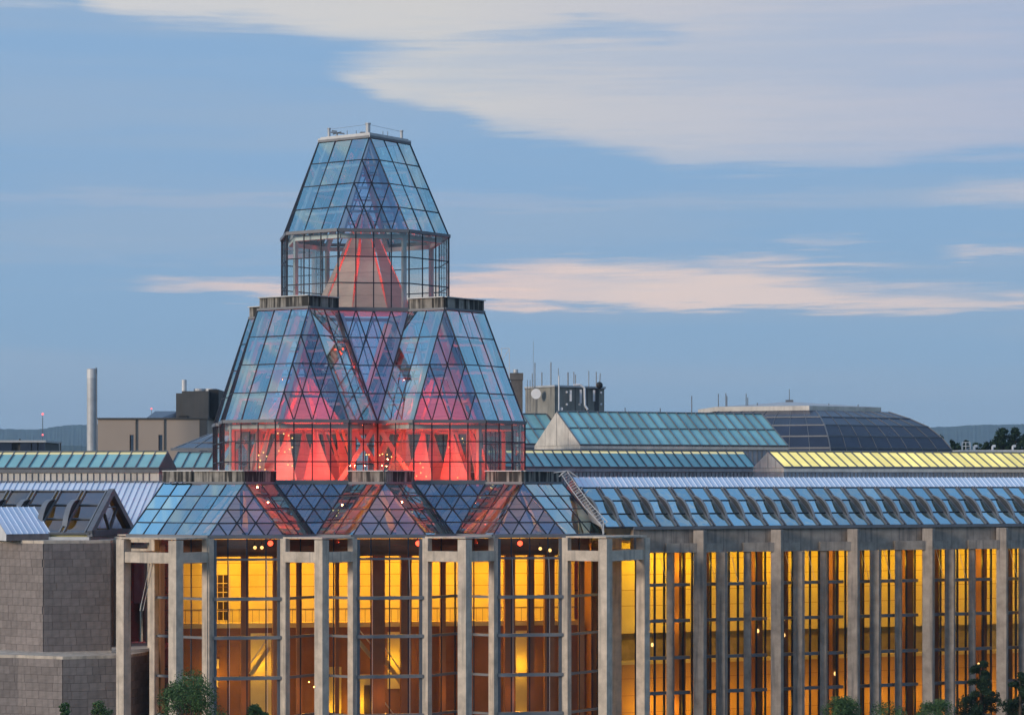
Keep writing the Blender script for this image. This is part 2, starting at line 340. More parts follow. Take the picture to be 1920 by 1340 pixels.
def tri_face(apex, b0, b1, rows, gl, root, rear, frame, single, mw=0.088, md=0.06):
    n = fnormal(apex, b0, b1)
    pt = lambda j, i: lerp(lerp(apex, b0, j / rows), lerp(apex, b1, j / rows), (i / j if j else 0))
    for j in range(rows):
        for i in range(j + 1):
            put_pane([pt(j, i), pt(j + 1, i), pt(j + 1, i + 1)], gl, root, rear, single)
            if i < j: put_pane([pt(j, i), pt(j + 1, i + 1), pt(j, i + 1)], gl, root, rear, single)
    for j in range(1, rows): frame.beam(pt(j, 0), pt(j, j), mw * 0.8, md * 0.9, n, 0.012)
    for i in range(rows):
        frame.beam(lerp(apex, b1, i / rows), pt(rows, i), mw, md, n, 0.012)
        frame.beam(lerp(apex, b0, i / rows), pt(rows, rows - i), mw, md, n, 0.012)
def inner_edge(steel, p, q, inset, w):
    c = Vector((0, 0, 0))
    f = lambda v: v - Vector((v.x, v.y, 0)).normalized() * inset - Vector((0, 0, 0.3))
    steel.beam(f(Vector(p)), f(Vector(q)), w, w, Vector((p[0], p[1], 0.5)))
def tier(n, zs, zr, root, gd, gr, gtri, steel, band, lowcut=-1, band_h=0.24, tri_rows=4, drum_single=True):
    frame, lattice, drumf, rear = MB(), MB(), MB(), {gd: MB(), gr: MB(), gtri: MB()}
    zb, zt = zs[0], zs[-1]; ts = [(z - zb) / (zt - zb) for z in zs]; rt = [0, 0.25, 0.5, 0.75, 1]
    off = (n - 1) / 2 * S; f = -(A / 2 + CH + off)
    for k in range(4):
        W = lambda x, y, z: rk((x, y, z), k)
        def chamfer(x0, y0, x1, y1, q0, q1, cols, single):
            quad_face(W(x0, y0, zb), W(x1, y1, zb), W(x0, y0, zt), W(x1, y1, zt), cols, ts, gd, root, rear[gd], drumf, single and drum_single, lowcut=lowcut, mw=.085)
            quad_face(W(x0, y0, zt), W(x1, y1, zt), W(*q0, zr), W(*q1, zr), cols, rt, gr, root, rear[gr], frame, single)
            band.beam(W(x0, y0, zt), W(x1, y1, zt), 0.30, band_h, (0, 0, 1)); band.beam(W(*q0, zr), W(*q1, zr), 0.22, 0.18, (0, 0, 1))
            band.beam(W(x0, y0, zb + .06), W(x1, y1, zb + .06), 0.24, 0.16, (0, 0, 1))
            if steel is not None:
                inner_edge(steel, W(x0, y0, zt), W(*q0, zr), 0.75, 0.34); inner_edge(steel, W(x1, y1, zt), W(*q1, zr), 0.75, 0.34)
                inner_edge(steel, W(x0, y0, zt - .1), W(x1, y1, zt - .1), 0.75, 0.34)
                for v in (0.25, 0.5, 0.75): inner_edge(steel, lerp(W(x0, y0, zt), W(*q0, zr), v), lerp(W(x1, y1, zt), W(*q1, zr), v), 0.75, 0.2)
                inner_edge(steel, W(x0, y0, zb), W(x0, y0, zt), 0.75, 0.30)
        for i in range(n):
            xi = i * S - off
            quad_face(W(xi - A / 2, f, zb), W(xi + A / 2, f, zb), W(xi - A / 2, f, zt), W(xi + A / 2, f, zt), 4, ts, gd, root, rear[gd], drumf, k == 0 and drum_single, lowcut=lowcut, mw=.085)
            tri_face(W(xi, f + A / 2, zr), W(xi - A / 2, f, zt), W(xi + A / 2, f, zt), tri_rows, gtri, root, rear[gtri], lattice, k == 0)
            band.beam(W(xi - A / 2, f, zt), W(xi + A / 2, f, zt), 0.30, band_h, (0, 0, 1)); band.beam(W(xi - A / 2, f, zb + .06), W(xi + A / 2, f, zb + .06), 0.24, 0.16, (0, 0, 1))
            if steel is not None:
                inner_edge(steel, W(xi - A / 2, f, zt - .1), W(xi + A / 2, f, zt - .1), 0.75, 0.34)
                for v in (0.25, 0.5, 0.75):
                    inner_edge(steel, W(xi - A / 2 * (1 - v), f + A / 2 * v, zt + (zr - zt) * v), W(xi + A / 2 * (1 - v), f + A / 2 * v, zt + (zr - zt) * v), 0.7, 0.18)
            if i < n - 1:
                xm = xi + S / 2; vy = f + CP
                chamfer(xi + A / 2, f, xm, vy, (xi, f + A / 2), (xi + CP, f + A / 2 + CP), 2, k == 0)
                chamfer(xm, vy, xm + CP, f, (xi + S - CP, f + A / 2 + CP), (xi + S, f + A / 2), 2, k == 0)
                tri_face(W(xm, vy, zt), W(xm - A / 2, vy + A / 2, zr), W(xm + A / 2, vy + A / 2, zr), tri_rows, gtri, root, rear[gtri], lattice, k == 0)
                band.beam(W(xm - A / 2, vy + A / 2, zr), W(xm + A / 2, vy + A / 2, zr), 0.2, 0.2, (0, 0, 1))
        xl = (n - 1) * S - off
        chamfer(xl + A / 2, f, xl + A / 2 + CH, f + CH, (xl, f + A / 2), (xl + CH, f + A / 2 + CH), 3, k in (0, 3))
    frame.build('mullion_frame', M['mullion'], root); lattice.build('triangle_lattice', M['mullion_dark'], root); drumf.build('wall_frame', M['mullion_dark'], root)
    for gm, mb in rear.items():
        if mb.v: tag(mb.build('rear_panes', gm, root), kind='stuff')
    return f

Z3, Z2, Z1 = (35.22, 37.25, 39.27, 41.28), (21.95, 23.47, 24.99, 26.51), (0.0, 2.2, 4.96, 7.80, 10.72, 13.52, 16.36, 17.99)
ZR3, ZR2, ZR1 = 48.86, 35.17, 21.88
class Beams(MB):
    def __init__(s, name, mat, root): s.a = (name, mat, root)
    def beam(s, *k): MB().beam(*k).build(*s.a)
band = Beams('ring_beam', M['frame_grey'], tower); steel3 = MB()
F3 = tier(1, Z3, ZR3, tower, M['wall_glass'], M['roof_glass'], M['tri_glass'], steel3, band)
steel3.build('inner_steel_frame', M['steel_white'], tower)
steel2 = MB()
F2 = tier(2, Z2, ZR2, tower, M['wall_glass'], M['roof_glass'], M['tri_glass'], steel2, band)
# crossing struts under the valleys
for k in range(4):
    for sg in (-1, 1):
        v = rk((0, F2 + CP + 0.7, 26.3), k); steel2.beam(v, rk((sg * 2.9, F2 + CP + 0.4, 21.9), k), 0.34, 0.34, (0, 1, 0))
        steel2.beam(rk((0, F2 + CP + 0.9, 26.6), k), rk((sg * A / 2 * 0.98, F2 + CP + A / 2 + .9, 34.9), k), 0.42, 0.42, (0, 1, 0))
steel2.build('inner_steel_frame', M['red_steel'], tower)
bandh = Beams('eaves_beam', M['frame_grey'], hall)
F1 = tier(3, Z1, ZR1, hall, M['hall_glass'], M['roof_glass'], M['tri_glass'], None, bandh, lowcut=5.0, band_h=0.26)

# stained concrete parapets on the tops of the lower roofs, and the decks behind them
def parapets(n, f, zr, root):
    off = (n - 1) / 2 * S
    for k in range(4):
        for i in range(n):
            xi = i * S - off; q = Vector((xi, f + A / 2, 0))
            for sg in (-1, 1):
                outer = (sg > 0 and i == n - 1) or (sg < 0 and i == 0)
                if outer and sg < 0: continue
                L = CH if outer else CP
                p0, p1 = q + Vector((sg * .05, .12, 0)), q + Vector((sg * L, L, 0))
                mb = MB(); nn = max(2, round(L / 0.95)); d = Vector((sg, -1, 0)).normalized()
                for j in range(nn):
                    a0, a1 = lerp(p0, p1, (j + .012) / nn), lerp(p0, p1, (j + .988) / nn); w = d * random.uniform(-.012, .012)
                    lo = [a0 + w, a1 + w, a1 + w - d * .22, a0 + w - d * .22]
                    mb.hexa([rk((*v.xy, zr + .08), k) for v in lo], [rk((*v.xy, zr + .86), k) for v in lo])
                mb.build('parapet', M['stained'], root)
                MB().beam(rk((*p0.xy, zr + .90), k), rk((*(p1 - d * .0).xy, zr + .90), k), 0.34, 0.07).build('coping', M['lead'], root)
            MB().prism([tuple(rk((q.x - CP * .96, q.y + CP, 0), k).xy), tuple(rk((q.x, q.y + .05, 0), k).xy), tuple(rk((q.x + CP * .96, q.y + CP, 0), k).xy)], zr - .06, zr + .06).build('roof_deck', M['lead'], root)
parapets(2, F2, ZR2, tower)
parapets(3, F1, ZR1, hall)
# the left corner slope runs on two panes further than the others
b0 = Vector((-S - A / 2 - CH, F1 + CH, 17.99)); b1 = b0 + Vector((-2.1, 2.1, 0)); t0 = Vector((-S - CH, F1 + A / 2 + CH, ZR1)); t1 = t0 + Vector((-2.1, 2.1, 0))
ef, er = MB(), MB()
quad_face(b0, b1, t0, t1, 2, [0, .25, .5, .75, 1], M['roof_glass'], hall, er, ef, True); ef.build('mullion_frame', M['mullion'], hall)
MB().beam(b0, b1, .30, .26).build('eaves_beam', M['frame_grey'], hall)
dv_ = Vector((-1, -1, 0)).normalized()
MB().beam(t0 + Vector((0, 0, .47)), t1 + Vector((0, 0, .47)), .22, .78).build('parapet', M['stained'], hall); MB().beam(t0 + Vector((0, 0, .9)), t1 + Vector((0, 0, .9)), .34, .07).build('coping', M['lead'], hall)
MB().prism([tuple((b0 - dv_ * .2).xy), tuple((b1 - dv_ * .2).xy), tuple((b1 + Vector((.3, 6, 0))).xy), tuple((b0 + Vector((0, 4, 0))).xy)], 17.5, 17.85).build('eaves_slab', M['concrete'], hall)
# flat cap of the tower with its lightning posts and window-washing gear
sq = [(0, -CH), (CH, 0), (0, CH), (-CH, 0)]
MB().prism([(x * 1.03, y * 1.03) for x, y in sq], ZR3 - .05, ZR3 + .22).prism([(x * .97, y * .97) for x, y in sq], ZR3 + .22, ZR3 + .34).build('roof_cap', M['lead'], tower)
zc = ZR3 + .34
for px_, y_, r_, h_ in ((617, -.3, .12, .62), (690, -2.9, .19, .72), (753, -.1, .12, .6)):
    p = MB().tube((lx(px_, y_), y_, zc), (lx(px_, y_), y_, zc + h_), r_, 10); p.tube((lx(px_, y_), y_, zc + h_), (lx(px_, y_), y_, zc + h_ + .08), r_ * 1.25, 10)
    p.build('vent_post', M['lead'], tower)
gear = MB().box(lx(675, -1.6), lx(684, -1.6), -1.9, -1.3, zc, zc + .25)
for a_, b_ in (((620, .30), (646, .22)), ((624, .16), (640, .34)), ((632, .05), (632, .3)), ((622, .42), (632, .38))):
    gear.beam((lx(a_[0], -.8), -.8, zc + a_[1]), (lx(b_[0], -.8), -.8, zc + b_[1]), .09, .09)
gear.build('cleaning_gear', M['rail_grey'], tower)
rod = MB()
for px_ in (651, 668, 718, 727): rod.tube((lx(px_, -1.2), -1.2, zc), (lx(px_, -1.2), -1.2, zc + .42), .025, 5)
rod.tube((lx(617, -.3), -.3, zc + .6), (lx(690, -2.9), -2.9, zc + .7), .012, 4).tube((lx(690, -2.9), -2.9, zc + .7), (lx(753, -.1), -.1, zc + .58), .012, 4)
rod.build('lightning_wire', M['frame_grey'], tower)

# ------------------------------------------------------------------ concrete frame of the hall: prows between bays, box frames at the corners
def beam_h(mb, p, q, z0, z1, w): mb.beam(Vector((*p, (z0 + z1) / 2)), Vector((*q, (z0 + z1) / 2)), w, z1 - z0, (0, 0, 1))
def part(mb, name, mat, root): return mb.build(name, mat, root)
ZE = 17.86; L0, L1 = 16.17, 16.93
for k in (0, 1, 3):
    T = lambda x, y: tuple(rk((x, y, 0), k).xy)
    pts = []
    for i in range(3):
        for sg in (-1, 1): pts.append((T(i * S - S + sg * A / 2, F1 - .18), 0.50))
    for i in range(2): pts.append((T(i * S - S / 2, F1 - CP), 0.74))
    t1 = (S + A / 2 + CP, F1 - CP); t2 = (t1[0] + CH, t1[1] + CH); b = (S + A / 2 + CH, F1 + CH)
    pts += [(T(*t1), 0.74), (T(*t2), 0.74), (T(b[0] + .15, b[1] - .15), 0.5)]
    if k == 3: pass
    for (p, sd) in pts: MB().post(p[0], p[1], 0, ZE if sd < .6 else 17.80, sd).build('column', M['concrete'], hall)
    for i in range(2):
        xm = i * S - S / 2
        for sg in (-1, 1):
            mb = MB(); beam_h(mb, T(xm + sg * .15, F1 - CP + .15), T(xm + sg * (CP + .1), F1 + .1 - .2), L0, L1, 0.56); mb.build('lintel', M['concrete'], hall)
        MB().prism([T(xm - CP - .2, F1 - .1), T(xm, F1 - CP - .3), T(xm + CP + .2, F1 - .1), T(xm, F1 + CP - .2)], ZE, ZE + .12).build('prow_slab', M['concrete'], hall)
    mb = MB(); beam_h(mb, T(S + A / 2, F1 - .2), T(t1[0] - .12, t1[1] + .12), L0, L1, .56); mb.build('lintel', M['concrete'], hall)
    mb = MB(); beam_h(mb, T(t1[0] + .12, t1[1] + .12), T(t2[0] - .12, t2[1] - .12), L0 + .003, L1 + .003, .56); mb.build('lintel', M['concrete'], hall)
    mb = MB(); beam_h(mb, T(t2[0] - .12, t2[1] + .12), T(b[0], b[1]), L0, L1, .56); mb.build('lintel', M['concrete'], hall)
    MB().prism([T(S + A / 2 - .1, F1 - .1), T(t1[0], t1[1] - .3), T(t2[0] + .3, t2[1]), T(b[0] + .1, b[1] + .1)], ZE, ZE + .12).build('corner_slab', M['concrete'], hall)
# projecting grey rails across the glazing
for i in range(3):
    xi = i * S - S
    for z in Z1[1:-1]:
        h = 0.24 if z < 16 else 0.16
        MB().box(xi - A / 2 + .30, xi + A / 2 - .30, F1 - (.34 if z < 16 else .12), F1 + .1, z - h / 2, z + h / 2).build('transom', M['rail_grey'] if z < 16 else M['frame_grey'], hall)
    for sg in (-1, 1):
        MB().box(xi + sg * (A / 2 - .42) - .14, xi + sg * (A / 2 - .42) + .14, F1 - .10, F1 + .2, 0, 17.8).build('jamb', M['frame_grey'], hall)
        if i + sg in (0, 1, 2):
            for z in Z1[1:-2]:
                mb = MB(); mb.beam((xi + sg * A / 2, F1 + .0, z), (xi + sg * (A / 2 + CP), F1 + CP, z), .3, .18, (0, 0, 1)); mb.build('transom', M['frame_grey'], hall)
        else:
            for z in Z1[1:-2]:
                mb = MB(); mb.beam((xi + sg * A / 2, F1 + .0, z), (xi + sg * (A / 2 + CH), F1 + CH, z), .3, .18, (0, 0, 1)); mb.build('transom', M['frame_grey'], hall)
    for q in (-.25, .25):
        MB().tube((xi + A * q + .04, F1 - .16, 16.3), (xi + A * q + .12, F1 - .22, 13.6), .018, 5).build('tie_rod', M['white_metal'], hall)
        MB().tube((xi + A * q + .10, F1 - .20, 13.5), (xi + A * q + .10, F1 - .20, 0.1), .014, 5).build('tie_rod', M['white_metal'], hall)
for dx_ in (0, .22):
    MB().tube((-S - A / 2 - CH - 0.5 + dx_, F1 + CH - 1.2, 16.2), (-S - A / 2 - CH - 1.25 + dx_, F1 + CH - 1.2, 12.6), .03, 5).build('tie_rod', M['white_metal'], hall)

# ------------------------------------------------------------------ interior of the hall
MB().box(-16, 16, F1 + .4, 15, .01, .12).build('hall_floor', M['floor'], hall)
yb, yu = F1 + 7.4, F1 + 9.2                # lower stone front of the gallery, upper back wall
MB().box(-15.5, 15.5, yb, yb + .5, .12, 11.0).build('gallery_front', M['brown_stone'], hall)
MB().box(-15.5, 15.5, yb - .15, yu, 11.0, 11.35).build('gallery_floor', M['sand_stone'], hall)
uw = MB(); WINX = (lx(397, yu), lx(428, yu)); WZ = (11.5, 14.9)
uw.box(-15.5, WINX[0], yu, yu + .4, 11.35, 17.7).box(WINX[1], 15.5, yu, yu + .4, 11.35, 17.7).box(WINX[0], WINX[1], yu, yu + .4, WZ[1], 17.7).box(WINX[0], WINX[1], yu, yu + .4, 11.35, WZ[0])
uw.build('upper_wall', M['sand_stone'], hall)
MB().box(WINX[0], WINX[1], yu + .3, yu + .38, *WZ).build('dark_window', M['dark_wood'], hall)
wb = MB()
for q in (.35, .7): wb.box(WINX[0] + (WINX[1] - WINX[0]) * q - .03, WINX[0] + (WINX[1] - WINX[0]) * q + .03, yu + .05, yu + .15, *WZ)
for q in (.2, .42, .62, .82): wb.box(WINX[0], WINX[1], yu + .04, yu + .14, WZ[0] + (WZ[1] - WZ[0]) * q - .03, WZ[0] + (WZ[1] - WZ[0]) * q + .03)
wb.build('window_bars', M['sand_stone'], hall)
joint = MB()
for z in (12.2, 13.1, 14.0, 14.9, 15.8, 16.7): joint.box(-15.4, 15.4, yu - .012, yu + .0, z, z + .03)
for i in range(8):
    z = 1.2 + i * 1.2; joint.box(-15.4, 15.4, yb - .012, yb, z, z + .03)
    for j in range(17): xj = -15 + j * 1.8 + (i % 2) * .9; joint.box(xj, xj + .03, yb - .012, yb, z, z + 1.2 if z + 1.2 < 11 else 11)
joint.build('stone_joints', M['brown_stone'], hall)
yp = F1 + 4.6
for a_, b_ in ((452, 466), (512, 531), (556, 566), (629, 636), (699, 722), (752, 772), (826, 836), (880, 884), (947, 966), (990, 1002), (1022, 1040), (1086, 1096)):
    x0, x1 = lx(a_, yp), lx(b_, yp)
    MB().box(x0, x1, yp, yp + max(.5, (x1 - x0)), .12, 17.6).build('pier', M['brown_stone'], hall)
bal = MB()
for j in range(60): xj = -15 + j * .5; bal.box(xj, xj + .03, yb - .05, yb - .02, 11.35, 12.35)
bal.box(-15.4, 15.4, yb - .07, yb, 12.35, 12.42); bal.build('balustrade', M['frame_grey'], hall)
# stair flights behind the middle bay
for (p0, z0, p1, z1) in ((672, 10.0, 705, 8.4), (714, 9.0, 752, 6.8), (700, 5.6, 745, 3.2), (470, 7.6, 505, 9.6)):
    ys = F1 + 6.0
    st = MB().beam((lx(p0, ys), ys, z0), (lx(p1, ys), ys, z1), .25, .32, (0, 0, 1)); st.build('stair_stringer', M['sand_stone'], hall)
    MB().tube((lx(p0, ys), ys - .2, z0 + .9), (lx(p1, ys), ys - .2, z1 + .9), .05, 6).build('handrail', M['white_metal'], hall)
MB().box(lx(683, yb - .3), lx(697, yb - .3), yb - .35, yb - .02, .12, 6.6).build('doorway', M['dark_wood'], hall)
for (p0, p1, z0, z1) in ((470, 509, .2, 10.6), (727, 751, 6.3, 10.6), (967, 989, .2, 10.6), (398, 411, 8.0, 8.7), (397, 409, 6.6, 7.2), (612, 640, 2.0, 8.0), (668, 694, 2.0, 7.4)):
    MB().box(lx(p0, yb - .1), lx(p1, yb - .1), yb - .12, yb - .015, z0, z1).build('wall_panel', M['sand_stone'], hall)
MB().box(lx(1143, F1 + CH + .9), lx(1165, F1 + CH + .9), F1 + CH + .8, F1 + CH + 1.3, 0, 17.84).build('end_wall', M['concrete'], hall)
for sg in (-1, 1): MB().box(*sorted((sg * 16.1, sg * 16.4)), F1 + CH + 1.4, F1 + 14, .12, 17.3).build('side_wall', M['brown_stone'], hall)  # side walls added to stop lamp light leaking out of the hall
MB().box(-15.3, 15.3, F1 + 2.2, F1 + 2.5, 16.50, 17.75).build('bulkhead', M['brown_stone'], hall)
# ceiling truss ring under the eaves
tr = MB()
for y_ in (F1 + 1.4, F1 + 5.0): tr.box(-15, 15, y_, y_ + .35, 16.9, 17.3)
for j in range(13): xj = -14.4 + j * 2.4; tr.box(xj, xj + .25, F1 + 1.6, F1 + 9, 17.0, 17.25)
tr.build('ceiling_truss', M['brown_stone'], hall)

def lamp(name, loc, energy, c, r=0.15, parent=None, kind='POINT'):
    l = bpy.data.lights.new(name, kind); l.energy = energy; l.color = c
    if kind == 'POINT': l.shadow_soft_size = r
    o = bpy.data.objects.new(name, l); col.objects.link(o); o.location = loc
    if parent is not None: o.parent = parent
    return o
WARM = (1.0, 0.53, 0.022)
for px_ in (405, 440, 490, 560, 620, 680, 735, 785, 840, 890, 945, 985, 1030):
    x = lx(px_, yu - .9)
    lamp('gallery_light', (x, yb - .5, 15.6), 165, WARM, .08, hall)
    lamp('gallery_light', (x, yb + .1, 12.6), 50, WARM, .08, hall)
for x in (-11, -6, 0, 5, 10): lamp('hall_light', (x, F1 + 3.2, 6.0), 60, (1.0, .40, .05), .06, hall)
for px_, z in ((626, 4.6), (680, 5.2), (490, 3.0), (490, 8.2), (739, 8.4), (978, 8.0), (978, 3.0), (404, 7.6)): lamp('floor_light', (lx(px_, yb - .8), yb - 1.0, z), 75, WARM, .05, hall)

# ------------------------------------------------------------------ fabric sails
def tent(root, cx, cy, prof, n, gap, rot=0.0, name='sail', mat='sail', front=False):
    for i in range(n):
        if front and math.sin(2 * math.pi * (i + .5) / n + rot) > .35: continue
        a0 = 2 * math.pi * (i + gap / 2) / n + rot; a1 = 2 * math.pi * (i + 1 - gap / 2) / n + rot
        mb = MB()
        for j in range(len(prof) - 1):
            (z0, r0, g0), (z1, r1, g1) = prof[j], prof[j + 1]; seg = 4
            for q in range(seg):
                P = []
                for (zz, rr, gg, qq) in ((z0, r0, g0, q), (z0, r0, g0, q + 1), (z1, r1, g1, q + 1), (z1, r1, g1, q)):
                    m = (a0 + a1) / 2; ang = m + (a1 - a0) * gg * (qq / seg - .5); sag = 1 - .07 * (1 - (2 * qq / seg - 1) ** 2)
                    P.append((cx + rr * sag * math.cos(ang), cy + rr * sag * math.sin(ang), zz))
                mb.poly(P)
        mb.build(name, M[mat], root)
def prof_line(z0, r0, z1, r1, k=7, bow=1.25, g=(1, .8)):
    out = []
    for j in range(k):
        t = j / (k - 1); out.append((z0 + (z1 - z0) * t, r1 + (r0 - r1) * (1 - t) ** bow, g[0] + (g[1] - g[0]) * t))
    return out
RED = (1.0, 0.034, 0.012)
tp = empty('fabric_tent', TC, TH, 'tall pale fabric tent with red slits inside the topmost glass turret', 'tent')
tent(tp, 0, 0, prof_line(35.3, 4.1, 43.2, .45, 8, 1.05, (1.0, .66)), 9, .0, R(-90 + 20), mat='sail_top')
lamp('red_light', (0, 0, 38.5), 260, RED, .06, tp); lamp('red_light', (0, 0, 36.0), 160, RED, .06, tp)
for xq in (-2.2, 2.2): lamp('red_light', (xq, -S / 2 - 1.5, 30.5), 260, RED, .06, tp)
names = {(-1, -1): 'red lit fabric tent inside the front left turret of the middle tier', (1, -1): 'red lit fabric tent inside the front right turret of the middle tier',
         (-1, 1): 'red lit fabric tent deep behind the front left turret', (1, 1): 'red lit fabric tent deep behind the front right turret'}
for (sx_, sy_), lab in names.items():
    cx_, cy_ = sx_ * S / 2, sy_ * S / 2
    t_ = empty('fabric_tent', TC, TH, lab, 'tent', 'tents of the middle tier')
    tent(t_, cx_, cy_, prof_line(26.0, 3.5, 29.9, .6, 5, 1.2, (1, .7)), 8, .10, R(-90 + 12))
    tent(t_, cx_, cy_, prof_line(21.95, 4.25, 26.25, 2.9, 5, 1.0, (.86, .05)), 9, .0, R(-90 + 30), front=True)
    lamp('red_light', (cx_, cy_, 24.0), 640, RED, .06, t_); lamp('red_light', (cx_, cy_, 27.2), 380, RED, .06, t_)
    if sy_ < 0:
        for q in (-2.6, 0, 2.6): lamp('red_light', (cx_ + q, cy_ - (5.3 if q == 0 else 4.6), 23.2), 330, RED, .05, t_)  # red fill lamps added between glass and sails to even the light
        for q in (-1.6, 1.6): lamp('red_light', (cx_ + q, cy_ - 4.2, 26.6), 170, RED, .05, t_)
for i, lab in enumerate(('low fabric tent under the left roof of the glass hall', 'low fabric tent under the middle roof of the glass hall', 'low fabric tent under the right roof of the glass hall')):
    t_ = empty('fabric_tent', TC, TH, lab, 'tent', 'tents of the lower hall')
    tent(t_, (i - 1) * S, -S, prof_line(18.1, 4.2, 21.3, .8, 5, 1.1, (1, .6)), 8, .12, R(-90 + 8 * i))
    lamp('amber_light', ((i - 1) * S, -S, 18.3), 45, (1, .35, .16), .05, t_)

# visible lamps at the window heads
def fitting(px, py, yl, r, mat, label, group, body=True):
    x = lx(px, yl); Yw = TC.y + x * math.sin(TH) + yl * math.cos(TH); z = CAMZ + (HOR - py) / F * Yw
    e = empty('spotlight', TC + Vector((x * math.cos(TH) - yl * math.sin(TH), x * math.sin(TH) + yl * math.cos(TH), z)), TH, label, 'lamp', group)
    MB().ball((0, 0, 0), r, 8, 6).build('bulb', mat, e)
    mb = MB().tube((0, .03, .02), (0, .34, .16), r * 1.3, 10, r * .8); mb.beam((0, .2, .12), (0, .25, .42), .05, .05); mb.build('housing', M['black'], e)
    return e
for px_, lab in ((507, 'red spotlight at the head of the left hall window'), (784, 'red spotlight at the head of the middle hall window'), (975, 'red spotlight at the head of the right hall window')):
    e = fitting(px_, 1018, F1 + .5, .20, M['red_lamp'], lab, 'red spotlights'); lamp('glow', (0, -.15, -.1), 10, (1, .08, .03), .08, e)
for px_, py_, lab in ((478, 1026, 'left lamp of the warm pair beside the red spotlight of the left window'), (491, 1026, 'right lamp of the warm pair beside the red spotlight of the left window'),
                      (556, 1026, 'left warm lamp in the opening between left and middle windows'), (573, 1026, 'right warm lamp in the opening between left and middle windows'),
                      (1013, 1028, 'left warm lamp at the head of the right hall window'), (1031, 1031, 'right warm lamp at the head of the right hall window')):
    fitting(px_, py_, F1 + (1.2 if not 540 < px_ < 600 else CP + .6), .13, M['warm_lamp'], lab, 'warm spotlights')
for j, (px_, py_) in enumerate(((629, 655), (637, 660), (643, 654), (640, 663))):
    fitting(px_, py_, F2 + CP + 3.0, .09, M['red_lamp'], ['leftmost red lamp high between the two middle turrets', 'lower red lamp high between the two middle turrets', 'rightmost red lamp high between the two middle turrets', 'lowest red lamp high between the two middle turrets'][j], 'red lamps of the middle tier')

# small glowing balls added behind the middle tier glass, standing in for reflected glints
for lab, pts in (('warm reflected glints as small glowing balls at the left corner of the middle tier', ((485, 853), (494, 848), (500, 855), (488, 863), (487, 875), (497, 880), (505, 884))),
                 ('orange reflected glints as a curve of small glowing balls behind the front left turret glass', ((521, 812), (532, 813), (541, 816), (548, 821), (523, 845), (534, 847), (543, 842), (548, 838), (540, 871), (548, 873))),
                 ('warm reflected glints as a row of small glowing balls between the two front turrets', ((687, 852), (692, 852), (712, 853), (717, 851), (726, 852), (734, 856))),
                 ('reflected glints as scattered small glowing balls behind the front right turret glass', ((788, 868), (793, 876), (789, 886), (781, 892), (799, 893), (867, 822), (869, 828), (876, 828), (858, 895), (842, 838)))):
    e = empty('glint_string', TC, TH, lab, 'string lights', 'reflected glints'); yl = F2 + 1.0; prev = None; w = MB()
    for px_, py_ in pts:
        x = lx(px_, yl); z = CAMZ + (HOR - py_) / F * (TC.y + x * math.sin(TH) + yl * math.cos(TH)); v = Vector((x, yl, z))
        MB().ball(v, .055, 6, 4).build('bulb', M['warm_lamp'], e)  # glowing ball in place of a reflected glint
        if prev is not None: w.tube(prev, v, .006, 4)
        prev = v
    w.build('wire', M['black'], e)  # made-up wire joining the glint balls
# ------------------------------------------------------------------ colonnade wing to the right of the hall
def lxg(px, yl, C, th):
    k = (px - 960) / F
    return (k * (C.y + yl * math.cos(th)) + yl * math.sin(th) - C.x) / (math.cos(th) - k * math.sin(th))
WT = R(23); WC = Vector(((1199 - 960) / F * 192.5, 192.5, 0))
wx = lambda px, yl=0.0: lxg(px, yl, WC, WT)
wing = empty('colonnade_wing', WC, WT, 'long concrete colonnade wing with amber windows and ribbed blue glass roof', 'building')
WL = wx(2010)
WZS = (0.5, 3.3, 6.0, 8.66, 11.46, 14.18, 16.75)
tips = [1305.5, 1450, 1593, 1733, 1871, 2006]
MB().box(-.55, WL, -.12, .45, 16.62, 18.38).build('fascia', M['wing_shade_concrete'], wing)
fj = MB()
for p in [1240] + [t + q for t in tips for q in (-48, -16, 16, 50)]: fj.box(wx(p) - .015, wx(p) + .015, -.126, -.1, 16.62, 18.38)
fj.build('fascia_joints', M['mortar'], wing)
MB().post(wx(1204.5), -.12, 0, 16.62, .46).build('column', M['wing_shade_concrete'], wing)
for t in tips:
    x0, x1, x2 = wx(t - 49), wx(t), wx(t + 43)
    MB().post(x1, -.62, 0, 18.3, .80).build('column', M['wing_shade_concrete'], wing)
    MB().post(x2, -.42, 0, 16.62, .72).build('column', M['wing_shade_concrete'], wing)
    MB().post(x0, -.05, 0, 16.62, .48).build('column', M['wing_shade_concrete'], wing)
    MB().beam((x0 - .5, -.22, 16.98), (x1 - .1, -.66, 16.98), .42, .70).build('lintel', M['wing_shade_concrete'], wing)
    MB().beam((x1 + .1, -.60, 16.96), (x2 + .1, -.18, 16.96), .40, .66).build('lintel', M['wing_shade_concrete'], wing)
# glazing
step = 0.79; nx = int(WL / step); gy = .62
wf = MB()
for i in range(nx + 1): wf.box(i * step - .065, i * step + .065, gy - .06, gy + .08, 0, 16.7)
wf.build('mullion_frame', M['mullion_dark'], wing)
for i in range(nx):
    for j in range(1, 6):
        x0, x1, z0, z1 = i * step + .05, (i + 1) * step - .05, WZS[j] + .06, WZS[j + 1] - .06
        MB().poly([(x0, gy, z0), (x1, gy, z0), (x1, gy, z1), (x0, gy, z1)]).build('pane', M['hall_glass'], wing)
for z in WZS[1:-1]:
    edges = [0.0] + [wx(t) for t in tips]
    for a_, b_ in zip(edges[:-1], edges[1:]): MB().box(a_ + .32, b_ - .42, gy - .42, gy - .07, z - .12, z + .12).build('transom', M['frame_grey'], wing)
for t in [1238] + [q + d for q in tips for d in (24, 66)]:
    MB().tube((wx(t, .3) - .1, .3, 16.6), (wx(t, .3) + .55, .2, 14.3), .022, 5).build('tie_rod', M['white_metal'], wing)
